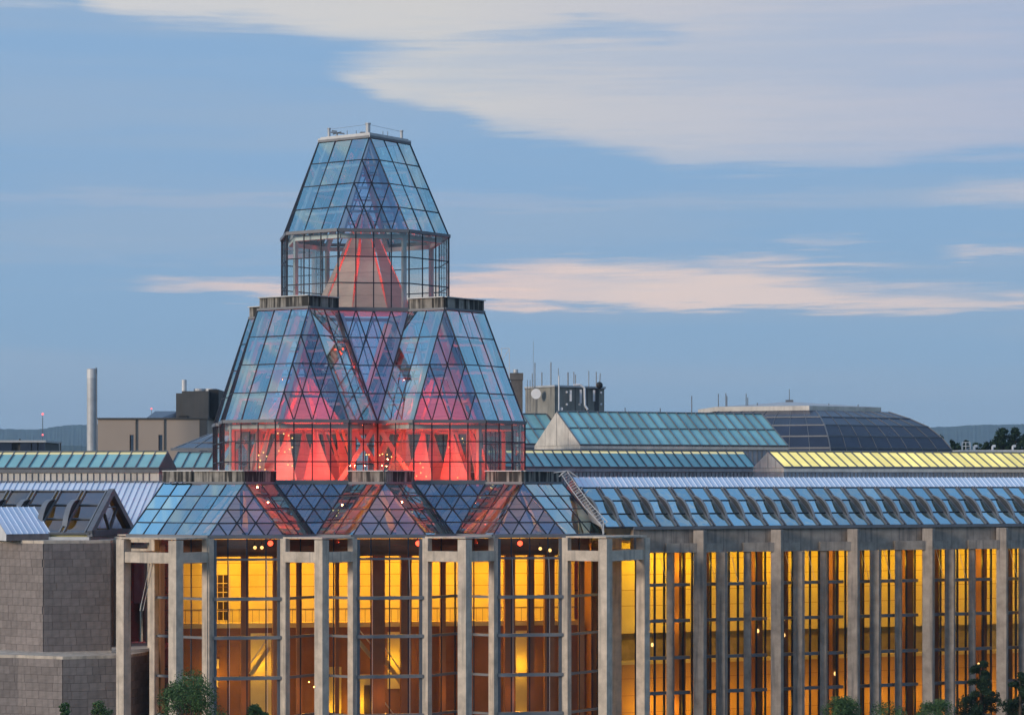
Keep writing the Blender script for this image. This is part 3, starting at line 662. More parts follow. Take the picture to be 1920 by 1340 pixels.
# inside
MB().box(.1, WL, .8, 9, .0, .1).build('wing_floor', M['floor'], wing)
MB().box(.1, WL, .8, 9, 17.3, 17.5).build('wing_ceiling', M['sand_stone'], wing)  # opaque ceiling added to keep warm lamp light out of the glass roof
MB().box(.1, WL, 4.6, 5.0, 10.3, 17.3).build('upper_wall', M['sand_stone'], wing)
MB().box(.1, WL, 6.0, 6.4, 8.0, 10.4).build('recess_wall', M['olive'], wing)
MB().box(.1, WL, 4.4, 6.4, 7.9, 8.15).build('ledge', M['sand_stone'], wing)
MB().box(.1, WL, 4.5, 4.9, .1, 7.9).build('lower_wall', M['ochre'], wing)
wj = MB()
for z in (12.4, 13.6, 14.8, 16.0): wj.box(.1, WL, 4.588, 4.6, z, z + .03)
for z in (1.6, 2.9, 4.2, 5.5, 6.8): wj.box(.1, WL, 4.488, 4.5, z, z + .03)
wj.build('stone_joints', M['brown_stone'], wing)
for t in tips:
    for d in (-26, 22): MB().box(wx(t + d, 2.2) - .28, wx(t + d, 2.2) + .28, 2.2, 3.0, .1, 17.3).build('pier', M['brown_stone'], wing)
for px_ in [1216, 1248] + [t + d for t in tips for d in (-2, 68)]:
    lamp('wall_washer', (wx(px_, 2.3), 2.3, 15.6), 225, (1.0, .57, .028), .2, wing)
    lamp('wall_washer', (wx(px_, 2.5), 2.5, 11.2), 60, (1.0, .55, .028), .1, wing)
    lamp('ramp_light', (wx(px_, 2.9), 2.9, 4.6), 120, (1.0, .51, .03), .3, wing)
for px_, py_, lab in ((1223, 1208, 'small pale lamp behind the first wing window'), (1421, 1182, 'small pale lamp behind the second wing bay'), (1469, 1160, 'pale lamp high behind the third wing column'), (1470, 1190, 'pale lamp below another behind the third wing column'),
                      (1566, 1262, 'bright warm lamp low behind the fourth wing bay'), (1835, 1245, 'bright warm lamp behind the conifer at the wing')):
    yl = 2.0; x = wx(px_, yl); Yw = WC.y + x * math.sin(WT) + yl * math.cos(WT); z = CAMZ + (HOR - py_) / F * Yw
    e = empty('wall_lamp', WC + Vector((x * math.cos(WT) - yl * math.sin(WT), x * math.sin(WT) + yl * math.cos(WT), z)), WT, lab, 'lamp', 'lamps in the wing')
    MB().ball((0, 0, 0), .11, 8, 6, 1.5).build('bulb', M['warm_lamp'], e); MB().tube((0, 0, .15), (0, 0, .8), .02, 6).build('stem', M['black'], e)
# roof: glass slope with double rafters and bowed ribs, then a standing seam strip to the ridge
y0, z0, y1, z1, y2, z2 = -.15, 18.56, 4.30, 21.50, 5.55, 22.32
sl_n = Vector((0, -(z1 - z0), (y1 - y0))).normalized()
rp = lambda x, t: Vector((x, y0 + (y1 - y0) * t, z0 + (z1 - z0) * t))
MB().box(-.6, WL, -.35, -.10, 18.385, 18.60).build('gutter', M['frame_grey'], wing)
rstep = 1.535; nr = int(WL / rstep) + 2; xs = [-3.0 + i * rstep for i in range(nr + 1)]
for i, x in enumerate(xs):
    MB().beam(rp(x - .10, 0), rp(x - .10, 1), .09, .16, sl_n, .05).beam(rp(x + .10, 0), rp(x + .10, 1), .09, .16, sl_n, .05).build('rafter', M['frame_grey'], wing)
    K = 10; lo, hi = [], []
    for j in range(K + 1):
        u = j / K; t = .17 + .60 * u; lo.append(rp(x, t) + sl_n * .05); hi.append(rp(x, t) + sl_n * (.05 + .46 * math.sin(math.pi * u) ** .85))
    rb, fl = MB(), MB(); ex = Vector((.04, 0, 0)); fx = Vector((.09, 0, 0))
    for j in range(K):
        rb.hexa([lo[j] - ex, lo[j + 1] - ex, hi[j + 1] - ex, hi[j] - ex], [lo[j] + ex, lo[j + 1] + ex, hi[j + 1] + ex, hi[j] + ex])
        fl.hexa([hi[j] - fx, hi[j] + fx, hi[j + 1] + fx, hi[j + 1] - fx], [hi[j] - fx + sl_n * .05, hi[j] + fx + sl_n * .05, hi[j + 1] + fx + sl_n * .05, hi[j + 1] - fx + sl_n * .05])
    r_ = rb.build('roof_rib', M['rib_dark'], wing); fl.build('rib_flange', M['rail_grey'], r_)
    if i < nr:
        for j in range(3):
            p = [rp(x + .15, j / 3 + .01), rp(x + rstep - .15, j / 3 + .01), rp(x + rstep - .15, (j + 1) / 3 - .01), rp(x + .15, (j + 1) / 3 - .01)]
            MB().poly(p).build('roof_pane', M['wing_roof_glass'], wing)
hb = MB()
for t in (0.0, 1 / 3, 2 / 3, 1.0): hb.beam(rp(xs[0], t), rp(xs[-1], t), .08, .10, sl_n, .0)
hb.build('roof_purlin', M['mullion'], wing)
# sloping soffit under the glass so the roof space reads as a room
MB().box(xs[0], WL, 4.45, 4.6, 17.5, 21.4).build('roof_back_wall', M['pale_wall'], wing)
nq = int((WL + 3.0) / .46)
pm = MB().poly([(0.015, y1 + .05, z1 + .02), (.43, y1 + .05, z1 + .02), (.43, y2, z2), (.015, y2, z2)]).poly([(0.43, y1 + .05, z1 + .02), (.445, y1 + .05, z1 + .09), (.445, y2, z2 + .07), (.43, y2, z2)]).poly([(.46, y1 + .05, z1 + .02), (.445, y1 + .05, z1 + .09), (.445, y2, z2 + .07), (.46, y2, z2)])
me = bpy.data.meshes.new('roof_panel'); me.from_pydata(pm.v, [], pm.f)
for i in range(nq):
    o = link('roof_panel', me, M['zinc'], wing); o.location = (-3.0 + i * .46, 0, 0)
MB().poly([(-3.0, y2, z2 - .02), (WL, y2, z2 - .02), (WL, y2 + 3, z2 - 2), (-3.0, y2 + 3, z2 - 2)]).build('rear_slope', M['zinc'], wing)
MB().poly([(-3.0, y0, z0 - .1), (-3.0, y2, z2 - .05), (-3.0, y2 + 3, z2 - 2)]).build('roof_end', M['lead'], wing)

# ------------------------------------------------------------------ access ladder on the glass roof
lad = empty('access_ladder', at(1045, 886, 192), 0, 'white steel access ladder climbing the right edge of the glass hall roof', 'ladder')
def wl(px, py, Y): return at(px, py, Y) - lad.location
pl = [(1052, 888, 191.5), (1072, 918, 190.8), (1096, 950, 190.2), (1128, 984, 189.6)]
for off_ in (0, 11):
    m_ = MB()
    for p, q in zip(pl[:-1], pl[1:]): m_.tube(wl(p[0] + off_, p[1] - off_ * .55, p[2]), wl(q[0] + off_, q[1] - off_ * .55, q[2]), .035, 6)
    m_.build('rail', M['lead'], lad)
for i in range(22):
    t = i / 21 * 2.999; j = int(t); p = [a_ + (b_ - a_) * (t - j) for a_, b_ in zip(pl[j], pl[j + 1])]
    MB().tube(wl(p[0], p[1], p[2]), wl(p[0] + 11, p[1] - 6, p[2]), .03, 5).build('rung', M['lead'], lad)
for (a_, b_) in (((1038, 886), (1066, 882)), ((1066, 882), (1086, 896)), ((1048, 893), (1062, 882)), ((1080, 925), (1092, 915)), ((1094, 930), (1104, 918)), ((1128, 984), (1131, 1002)), ((1131, 975), (1132, 1000))):
    MB().tube(wl(*a_, 190.8), wl(*b_, 190.8), .045, 5).build('brace', M['lead'], lad)

# ------------------------------------------------------------------ gallery skylights behind
def skylight(name, label, px0, px1, yb_, yt_, Y, th, run, n, rows, mat, gable, curb, wall_mat, group, ribs=0.0, end_px=None, glow=None, panel=None):
    O = at(px0, yb_, Y); root = empty(name, O, th, label, 'skylight', group)
    L = lxg(px1, 0, O, th); sgn = 1 if L > 0 else -1
    mid = L * .5
    Yr = Y + run * math.cos(th) + mid * math.sin(th) * 0
    h = CAMZ + (HOR - yt_) / F * Yr - O.z
    sn = Vector((0, -h, run)).normalized()
    P = lambda x, t: Vector((x, run * t, h * t)); st = L / n
    fr = MB()
    for i in range(n):
        for j in range(rows):
            t0, t1 = j / rows, (j + 1) / rows
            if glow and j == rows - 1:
                MB().poly([P(i * st, .86), P((i + 1) * st, .86), P((i + 1) * st, 1), P(i * st, 1)]).build('painted_glow', M['glow_strip'], root); t1 = .86  # emissive strip under the ridge imitates lamp glow from inside
            MB().poly([P(i * st, t0), P((i + 1) * st, t0), P((i + 1) * st, t1), P(i * st, t1)]).build('pane', mat, root)
    for i in range(n + 1): fr.beam(P(i * st, 0), P(i * st, 1), .07, .12, sn, .05)
    for j in range(rows + 1): fr.beam(P(0, j / rows), P(L, j / rows), .09, .12, sn, .05)
    fr.build('glazing_bars', M['frame_grey'], root)
    MB().poly([(0, run, h), (L, run, h), (L, 2 * run, 0), (0, 2 * run, 0)]).build('rear_slope', M['zinc'], root)
    for e_, xg in (('l', 0), ('r', L)):
        MB().hexa([(xg - .03, 0, 0), (xg - .03, 2 * run, 0), (xg - .03, run, h)], [(xg + .03, 0, 0), (xg + .03, 2 * run, 0), (xg + .03, run, h)]).build('gable_end', panel or M['zinc_wall'], root)
        s_ = -1 if xg == 0 else 1
        for q in (.5, 1.0, 1.5): MB().box(xg + s_ * .035 - .01, xg + s_ * .035 + .01, run * q - .02, run * q + .02, 0, h * (1 - abs(1 - q)) - .05).build('gable_joint', M['frame_grey'], root)
    lo, hi = min(0, L), max(0, L)
    MB().box(lo, hi, .02, 2 * run, -.34, -.02).build('fascia', panel or wall_mat, root)
    MB().box(lo + .05, hi - .05, .16, 2 * run - .1, -curb, -.345).build('curb_wall', wall_mat, root)
    if ribs:
        rbm = MB(); k = int((hi - lo) / ribs)
        for i in range(k): rbm.box(lo + .05 + i * ribs, lo + .09 + i * ribs, .08, .16, -curb, -.4)
        rbm.build('seam_ribs', M['frame_grey'], root)
    return root
TQ = 'turquoise roof skylights'
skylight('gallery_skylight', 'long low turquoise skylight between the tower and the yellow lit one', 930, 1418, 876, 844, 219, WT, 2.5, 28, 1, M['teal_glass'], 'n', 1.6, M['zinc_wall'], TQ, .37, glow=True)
skylight('lit_skylight', 'long skylight glowing yellow along the right edge', 1470, 1990, 876.5, 847, 211, WT, 2.7, 31, 1, M['yellow_light'], 'l', 1.6, M['zinc_wall'], None, .37, panel=M['pale_wall'])
skylight('gallery_skylight', 'tall turquoise skylight with pale triangular gable above the low one', 1088, 1478, 834, 772, 236, WT, 5.3, 21, 2, M['teal_glass'], 'l', 2.2, M['zinc_wall'], TQ, .5, panel=M['pale_wall'])
skylight('gallery_skylight', 'turquoise skylight half hidden between the tower and the pale gable', 900, 1062, 832, 775, 250, WT, 5.0, 7, 2, M['teal_glass'], 'n', 2.2, M['zinc_wall'], TQ)
LT = R(-8)
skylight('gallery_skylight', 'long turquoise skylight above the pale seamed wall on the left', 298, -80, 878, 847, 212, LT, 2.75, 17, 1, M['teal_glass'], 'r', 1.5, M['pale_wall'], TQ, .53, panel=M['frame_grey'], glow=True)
skylight('gallery_skylight', 'short turquoise skylight between the dark gable and the tower', 450, 318, 878, 848, 222, LT, 2.75, 6, 1, M['teal_glass'], 'n', 1.5, M['zinc_wall'], TQ)

# metal roof on the left
O = at(250, 990, 205); mr = empty('metal_roof', O, LT, 'broad pale blue standing seam roof left of the hall', 'roof')
run_, rise_ = 5.6, CAMZ + (HOR - 903) / F * 210.6 - O.z; pw = .50
pm = MB().poly([(0.015, 0, 0), (pw - .03, 0, 0), (pw - .03, run_, rise_), (.015, run_, rise_)]).hexa([(pw - .03, 0, 0), (pw + .015, 0, 0), (pw + .015, 0, .10), (pw - .03, 0, .10)], [(pw - .03, run_, rise_), (pw + .015, run_, rise_), (pw + .015, run_, rise_ + .10), (pw - .03, run_, rise_ + .10)])
me = bpy.data.meshes.new('roof_panel'); me.from_pydata(pm.v, [], pm.f)
for i in range(34):
    o = link('roof_panel', me, M['zinc'], mr); o.location = (3.0 - i * pw, 0, 0)
MB().beam((-14.5, run_, rise_ + .03), (3.5, run_, rise_ + .03), .3, .1).build('ridge_cap', M['zinc_seam'], mr)
MB().box(-14.4, 3.4, .1, run_, -6, -.05).build('roof_base', M['zinc_wall'], mr)

# bronze skylight with bowed ribs
O = at(163, 1000, 193.5); bs = empty('ribbed_skylight', O, LT, 'bronze glass skylight with bowed grey ribs and triangular glass gable', 'skylight')
run_ = 5.6; h_ = CAMZ + (HOR - 921) / F * 199 - O.z; sn = Vector((0, -h_, run_)).normalized(); P = lambda x, t: Vector((x, run_ * t, h_ * t)); st = 2.0
for i in range(6):
    x = -i * st
    MB().beam(P(x - .16, 0), P(x - .16, 1), .10, .2, sn, .06).beam(P(x + .16, 0), P(x + .16, 1), .10, .2, sn, .06).build('rafter', M['rail_grey'], bs)
    if i:
        K = 10; lo, hi = [], []
        for j in range(K + 1):
            u = j / K; t = .14 + .62 * u; lo.append(P(x, t)); hi.append(P(x, t) + sn * (.08 + .75 * math.sin(math.pi * u) ** .85))
        rb, fl = MB(), MB(); ex = Vector((.05, 0, 0)); fx = Vector((.2, 0, 0))
        for j in range(K):
            rb.hexa([lo[j] - ex, lo[j + 1] - ex, hi[j + 1] - ex, hi[j] - ex], [lo[j] + ex, lo[j + 1] + ex, hi[j + 1] + ex, hi[j] + ex])
            fl.hexa([hi[j] - fx, hi[j] + fx, hi[j + 1] + fx, hi[j + 1] - fx], [hi[j] - fx + sn * .06, hi[j] + fx + sn * .06, hi[j + 1] + fx + sn * .06, hi[j + 1] - fx + sn * .06])
        r_ = rb.build('roof_rib', M['rib_dark'], bs); fl.build('rib_flange', M['rail_grey'], r_)
    if i < 5:
        for j in range(3): MB().poly([P(x - st + .2, j / 3 + .01), P(x - .2, j / 3 + .01), P(x - .2, (j + 1) / 3 - .01), P(x - st + .2, (j + 1) / 3 - .01)]).build('pane', M['bronze_glass'], bs)
hb = MB()
for t in (0, 1 / 3, 2 / 3, 1): hb.beam(P(-10.2, t), P(.2, t), .12, .14, sn, .02)
hb.beam((.22, 0, 0), (.22, run_, h_), .4, .5, (0, -h_, run_)).beam((.22, 2 * run_, 0), (.22, run_, h_), .4, .5, (0, h_, run_)).beam((.22, 0, .0), (.22, 2 * run_, 0), .4, .45)
for p, q in (((.1, run_ * .66, h_ * .62), (.1, run_ * 1.34, h_ * .62)), ((.1, run_ * .66, h_ * .62), (.1, run_, .1)), ((.1, run_ * 1.34, h_ * .62), (.1, run_, .1))): hb.beam(p, q, .12, .14, (1, 0, 0))
hb.build('glazing_bars', M['frame_grey'], bs)
G = [(.05, .2, .1), (.05, run_, .1), (.05, 2 * run_ - .2, .1), (.05, run_ * .64, h_ * .62), (.05, run_ * 1.36, h_ * .62), (.05, run_, h_ - .2)]
for q in ((0, 1, 3), (1, 4, 3), (1, 2, 4), (3, 4, 5)): MB().poly([G[i] for i in q]).build('gable_pane', M['bronze_glass'], bs)
MB().poly([(-10.2, run_, h_), (.2, run_, h_), (.2, 2 * run_, 0), (-10.2, 2 * run_, 0)]).build('rear_slope', M['sand_stone'], bs)
MB().box(-10.2, .2, -.1, 2 * run_, -.5, -.25).build('curb', M['lead'], bs)
MB().box(-10.2, .1, .3, 2 * run_ - .3, -.24, -.1).build('attic_floor', M['sand_stone'], bs)

lamp('attic_light', (-2.5, run_, .9), 9, (1, .6, .2), .2, bs); lamp('attic_light', (-.9, run_, .6), 9, (1, .6, .2), .2, bs)
# small shed roof
O = at(12, 1001, 191.8); sh = empty('small_shed', O, R(35), 'small blue metal shed roof on the stone block at the left edge', 'roof')
pm = MB().poly([(0.0, 0, 0), (.42, 0, 0), (.42, 3.0, 2.0), (0, 3.0, 2.0)]).hexa([(.42, 0, 0), (.45, 0, 0), (.45, 0, .06), (.42, 0, .06)], [(.42, 3, 2.0), (.45, 3, 2.0), (.45, 3, 2.06), (.42, 3, 2.06)])
me = bpy.data.meshes.new('roof_panel'); me.from_pydata(pm.v, [], pm.f)
for i in range(8):
    o = link('roof_panel', me, M['zinc'], sh); o.location = (i * .45, 0, 0)
MB().box(0, 3.55, .05, 3, -.5, -.02).build('stone_base', M['granite'], sh)
MB().hexa([(-.02, 0, -.5), (-.02, 3, -.5), (-.02, 3, 1.95), (-.02, 0, -.02)], [(.0, 0, -.5), (.0, 3, -.5), (.0, 3, 1.95), (.0, 0, -.02)]).build('white_gable', M['white_metal'], sh)

# ------------------------------------------------------------------ granite block buildings on the left
cube = bpy.data.meshes.new('stone'); c_ = MB().box(0, 1, 0, 1, 0, 1); cube.from_pydata(c_.v, [], c_.f); cube.materials.append(M['granite'])
def stone_block(name, label, pts, zb_, zt_, course=.585, blen=1.18, skip=()):
    O = Vector((pts[1][0], pts[1][1], 0)); root = empty(name, O, 0, label, 'building')
    poly = [(p[0] - O.x, p[1] - O.y) for p in pts]
    back = [(poly[-1][0] + .2, poly[-1][1] + 9), (poly[0][0], poly[0][1] + 9)]
    MB().prism(poly + back, zb_, zt_ - .02).build('wall_core', M['mortar'], root)
    MB().prism([(x, y - .10) for x, y in poly] + back, zt_, zt_ + .22).build('coping', M['concrete'], root)
    for w in range(len(poly) - 1):
        a_, b_ = Vector(poly[w]), Vector(poly[w + 1]); L = (b_ - a_).length; ang = math.atan2(b_.y - a_.y, b_.x - a_.x)
        nrow = int((zt_ - zb_) / course)
        for r in range(nrow + 1):
            zz1 = zt_ - r * course; zz0 = max(zb_, zz1 - course)
            if zz1 - zz0 < .15 or zz1 < 3.6: continue
            x = -random.uniform(.0, .6) if r % 2 else -random.uniform(.3, .8)
            while x < L:
                l = blen * random.choice((.82, 1, 1, 1.15)); x0, x1 = max(0, x), min(L, x + l)
                if x1 - x0 > .12:
                    o = link('stone', cube, None, root); o.rotation_euler = (0, 0, ang); pr = .07 + random.uniform(0, .02)
                    p = a_ + (b_ - a_).normalized() * (x0 + .008) + Vector((math.sin(ang), -math.cos(ang))) * pr
                    o.location = (p.x, p.y, zz0 + .009); o.scale = (x1 - x0 - .016, pr + .1, zz1 - zz0 - .018)
                x += l
    return root
wp = lambda px, Y: tuple(at(px, 0, Y).xy)
stone_block('stone_block', 'tall grey granite block building with two lit faces beside the hall', [wp(-25, 195), wp(82, 191.2), wp(207, 193.0), wp(226, 199)], 8.6, 17.35)
stone_block('stone_block', 'lower granite block wall in front, below the tall granite building', [wp(-25, 188.4), wp(35, 188.0), wp(118, 186.4), wp(241, 188.0), wp(294, 193.5)], 0, 9.05)
lg = MB().prism([wp(209, 190), wp(296, 192), wp(300, 200), wp(209, 200)], 9.29, 9.5).build('stone_ledge', M['pale_wall']); tag(lg, 'pale ledge on top of the lower granite wall beside the corner column', 'ledge')
cq = MB().post(at(232, 0, 196).x, 196, 9.5, 17.6, .52, 20).build('concrete_post', M['concrete']); tag(cq, 'lone concrete post between the tall granite block and the corner frame', 'post')

# ------------------------------------------------------------------ background buildings, left
def bx(mb, px0, px1, y0_, y1_, Y, dep): a_ = at(px0, y1_, Y); b_ = at(px1, y0_, Y); mb.box(a_.x, b_.x, Y, Y + dep, a_.z, b_.z); return mb
be = empty('beige_building', at(284, 845, 300) , 0, 'plain beige building with two slit windows beside the tall flue', 'building')
def rel(root, mb, name, mat): mb.v = [tuple(Vector(v) - root.location) for v in mb.v]; return mb.build(name, mat, root)
bm_ = MB(); bx(bm_, 183, 243, 784, 930, 300, 16); bx(bm_, 243, 250.5, 784, 815, 300, 16); bx(bm_, 250.5, 297, 784, 930, 300, 16); bx(bm_, 297, 304.5, 784, 815, 300, 16); bx(bm_, 304.5, 388, 784, 930, 300, 16)
rel(be, bm_, 'wall', M['beige'])
for p in (243, 297): rel(be, bx(MB(), p, p + 7.5, 815, 930, 300.5, .2), 'window', M['dark_glass'])
rel(be, bx(MB(), 181, 390, 783, 785.5, 299.8, 16.4), 'roof_edge', M['dark_clad'])
for p in (254, 307): rel(be, bx(MB(), p, p + 1.6, 785.6, 930, 299.85, .2), 'downpipe', M['dark_clad'])
rel(be, bx(MB(), 374, 388, 786, 930, 299.9, .5), 'dark_strip', M['dark_clad'])
sk = MB(); a_, b_, c_, d_ = at(275, 783, 301), at(303, 783, 301), at(318, 770.5, 305), at(291, 770.5, 305)
sk.poly([a_, b_, c_, d_]).poly([b_, at(336, 783, 303), at(336, 770.5, 305), c_]); rel(be, sk, 'roof_light', M['dome_glass'])
pe = empty('plant_room', at(365, 783, 302), 0, 'dark clad plant room on the roof of the beige building', 'plant room')
rel(pe, bx(bx(MB(), 330, 341, 737, 783, 302, 9), 341, 391, 733, 783, 301.8, 10), 'wall', M['dark_clad'])
rel(pe, bx(MB(), 391, 410, 730, 783, 303, 10), 'side_wall', M['black'])
q = at(345.5, 733, 305); rel(pe, MB().tube(q, q + Vector((0, 0, 1.35)), .29, 12), 'flue', M['white_metal'])
for p in (375, 396): q = at(p, 733, 306); rel(pe, MB().tube(q, q + Vector((0, 0, .28)), .75, 16), 'roof_vent', M['lead'])
rel(pe, bx(MB(), 335, 351, 779, 784, 301.6, .5), 'vent_grille', M['black'])
fl_ = empty('flue_stack', at(172, 930, 292), 0, 'tall grey cylindrical flue stack with shiny top band', 'chimney')
q0, q1, q2 = at(172.5, 930, 292), at(172.5, 709, 292), at(172.5, 692, 292)
rel(fl_, MB().tube(q0, q1, .58, 24), 'stack', M['lead']); rel(fl_, MB().tube(q1, q2, .59, 24), 'top_band', M['white_metal'])
rel(fl_, MB().tube(q2, q2 + Vector((0, 0, .04)), .52, 24).tube(at(181.5, 845, 291.6), at(181.5, 689, 291.6), .05, 6).tube(at(179.5, 700, 291.5), at(179.5, 688, 291.5), .03, 6), 'ladder_rail', M['frame_grey'])
lb = empty('low_building', at(40, 850, 330), 0, 'low dark glazed building at the far left edge', 'building')
rel(lb, bx(MB(), -30, 86, 825, 829, 330, 12), 'roof', M['lead'])
for p0, p1 in ((-30, 22), (38, 58), (60, 70), (72, 84)): rel(lb, bx(MB(), p0, p1, 829, 930, 330.3, .3), 'window', M['dome_glass'])
rel(lb, bx(MB(), -30, 85, 829.5, 930, 330.8, 10), 'wall', M['dark_clad'])
rel(lb, MB().tube(at(37, 826, 331), at(37, 822.5, 331), .12, 6), 'roof_vent', M['black'])
pp = MB().tube(at(113, 850, 300), at(113, 830, 300), .09, 8).build('vent_pipe', M['black']); tag(pp, 'short black vent pipe left of the flue stack', 'pipe')
ms = empty('radio_mast', at(80, 850, 2600), 0, 'thin far radio mast with two red beacons over the hills', 'mast')
mm = MB().tube(at(80, 850, 2600), at(80, 777, 2600), .55, 5, .3)
for i in range(8): mm.beam(at(78.4, 785 + 5 * i, 2600), at(81.6, 785 + 5 * i, 2600), .35, .35)
rel(ms, mm, 'lattice', M['dark_clad'])
for y_, r_ in ((776, 1.25), (815, 1.0)): rel(ms, MB().ball(at(80, y_, 2598), r_, 8, 6), 'beacon', M['beacon'])
m2 = empty('radio_mast', at(284, 790, 1500), 0, 'distant mast with a single red beacon above the beige roof', 'mast')
rel(m2, MB().tube(at(284, 800, 1500), at(284, 767, 1500), .14, 5), 'pole', M['dark_clad']); rel(m2, MB().ball(at(284, 766, 1499), .55, 8, 6), 'beacon', M['beacon'])
hp = empty('glass_hip_roof', at(360, 845, 240), 0, 'dark blue hipped glass roof peeking out left of the tower', 'roof')
rel(hp, MB().poly([at(322, 842, 236), at(410, 842, 236), at(410, 810, 244), at(392, 814, 244)]).poly([at(322, 842, 236), at(392, 814, 244), at(360, 842, 250)]), 'glazing', M['dome_glass'])
rel(hp, MB().beam(at(320, 842, 235.9), at(412, 842, 235.9), .25, .25).beam(at(322, 842, 236), at(392, 814, 244), .12, .12).beam(at(360, 842, 236), at(405, 812, 243.5), .1, .1).beam(at(350, 831, 239), at(412, 828, 239), .1, .1), 'glazing_bars', M['rail_grey'])

# grey service block seen through the glass of the tower
sb = empty('service_block', at(700, 903, 226), R(9.5), 'dark brick service block seen through the red lit glass of the tower', 'building')
q_ = .0471
MB().box(-285 * q_, 268 * q_, 0, 7, -22, 5.0).build('wall', M['brick_grey'], sb)
bj = MB()
for i in range(16): bj.box(-284 * q_, 267 * q_, -.012, 0, -4 + i * .55, -4 + i * .55 + .05)
bj.build('brick_joints', M['mortar'], sb)
MB().box(-287 * q_, 270 * q_, -.1, 7.2, 5.0, 5.2).build('coping', M['lead'], sb)

# ------------------------------------------------------------------ background buildings, right
ch = empty('brick_chimney', at(968, 780, 262), 0, 'dark brick chimney just right of the tower', 'chimney')
rel(ch, bx(bx(MB(), 958, 980, 712, 930, 262, 1.4), 956, 981, 699, 712, 261.9, 1.6), 'stack', M['brick_grey']); q = at(967, 699, 262.7); rel(ch, MB().tube(q, q + Vector((0, 0, .35)), .25, 10), 'pot', M['lead'])
wf_ = empty('wire_frame', at(950, 700, 258), 0, 'thin wire frame behind the right shoulder of the tower', 'frame')
mm = MB()
for p, r2 in (((940, 653), (955, 653)), ((955, 653), (955, 715)), ((941, 675), (955, 655)), ((940, 690), (955, 690)), ((940, 653), (940, 715))): mm.tube(at(*p, 258), at(*r2, 258), .035, 5)
rel(wf_, mm, 'wires', M['white_metal'])
ph = empty('antenna_penthouse', at(1058, 772, 258), 0, 'stained concrete penthouse crowded with antennas, dish and ducts', 'building')
P4 = [at(985, 0, 262).xy, at(1040, 0, 257).xy, at(1133, 0, 262).xy, at(1120, 0, 272).xy, at(990, 0, 272).xy]
zt = at(1040, 725, 257).z; mm = MB().prism([tuple(p) for p in P4], 10, zt); rel(ph, mm, 'wall', M['penthouse'])
rel(ph, MB().prism([tuple(p * 1.0) for p in [at(983, 0, 261.8).xy, at(1040, 0, 256.7).xy, at(1136, 0, 261.8).xy, at(1122, 0, 273).xy, at(988, 0, 273).xy]], zt, zt + .18), 'coping', M['lead'])
for p in (1048, 1066, 1089, 1110): rel(ph, bx(MB(), p, p + 13, 727, 772, 258.2 + (p - 1048) * .045, .4), 'dark_panel', M['dark_clad'])
for p, y0_, y1_ in ((1068, 731, 752), (1087, 730, 756), (1112, 731, 752)): rel(ph, bx(MB(), p, p + 4, y0_, y1_, 257.4 + (p - 1060) * .045, .2), 'panel_antenna', M['white_metal'])
for p, y_ in ((1047, 736), (1063, 735), (1063, 758), (1087, 758), (1127, 736), (1127, 758)): rel(ph, MB().ball(at(p, y_, 257.5 + max(0, p - 1060) * .05), .13, 6, 4), 'bracket', M['white_metal'])
d_ = at(1005, 738, 258.2); mm = MB().tube(d_, d_ + Vector((.1, .35, 0)), .52, 20, .35); rel(ph, mm, 'dish', M['white_metal'])
d_ = at(1053, 766, 256.3); rel(ph, MB().tube(d_, d_ + Vector((0, .12, 0)), .15, 12), 'small_dish', M['white_metal'])
mm = MB()
for p, q in (((1075, 722), (1088, 721)), ((1088, 721), (1096, 727)), ((1096, 727), (1097, 760)), ((1097, 760), (1102, 768))): mm.tube(at(*p, 258), at(*q, 258), .12, 8)
rel(ph, mm, 'duct', M['white_metal'])
mm = MB()
for p in (989, 994): mm.tube(at(p, 772, 259.5), at(p, 712, 259.5), .03, 5)
for i in range(9): mm.tube(at(989, 730 + 5 * i, 259.5), at(994, 730 + 5 * i, 259.5), .02, 4)
rel(ph, mm, 'ladder', M['frame_grey'])
for p, y0_, r_ in ((1000, 640, .018), (1003, 680, .05), (998, 700, .04), (1016, 698, .06), (1033, 679, .06), (1047, 690, .035), (1065, 698, .07), (1076, 697, .05), (1079, 702, .05), (1104, 695, .04), (1118, 697, .05), (1124, 700, .05)):
    rel(ph, MB().tube(at(p, 726, 260), at(p + (1.5 if p == 1124 else 0), y0_, 260), r_, 6), 'antenna', M['rail_grey'])
q = at(1048, 772, 256.2); rel(ph, MB().tube(q, at(1048, 704, 256.2), .07, 8), 'white_pole', M['white_metal'])
d_ = at(1124, 722, 260); rel(ph, MB().ball(d_, .35, 10, 6), 'vent_cowl', M['black'])

dm = empty('faceted_dome', at(1500, 845, 285), 0, 'wide dark blue faceted glass dome with flat concrete crown', 'building')
YD = 285.0; mpx = YD / F; ring = [(930, 330), (843, 301), (822, 283), (802, 257), (787, 223), (774, 183)]
def dv(i, j): y_, r_ = ring[j]; a_ = R(-90 + 6 + 60 * i); return Vector((at(1488, 0, YD).x + r_ * mpx * math.cos(a_), YD + r_ * mpx * math.sin(a_), CAMZ + (HOR - y_) / F * (YD)))
fr = MB()
for i in range(6):
    for j in range(5):
        a_, b_, c_, d_ = dv(i, j), dv(i + 1, j), dv(i + 1, j + 1), dv(i, j + 1); npn = 8 if i in (0, 5) else 1
        for k in range(npn):
            rel(dm, MB().poly([lerp(a_, b_, k / npn), lerp(a_, b_, (k + 1) / npn), lerp(d_, c_, (k + 1) / npn), lerp(d_, c_, k / npn)]), 'pane', M['dome_glass'])
            if i in (0, 5): fr.beam(lerp(a_, b_, k / npn), lerp(d_, c_, k / npn), .05, .06, (b_ - a_).cross(d_ - a_), .02)
        fr.beam(a_, b_, .14, .14); fr.beam(a_, d_, .12, .12)
rel(dm, fr, 'glazing_bars', M['frame_grey'])
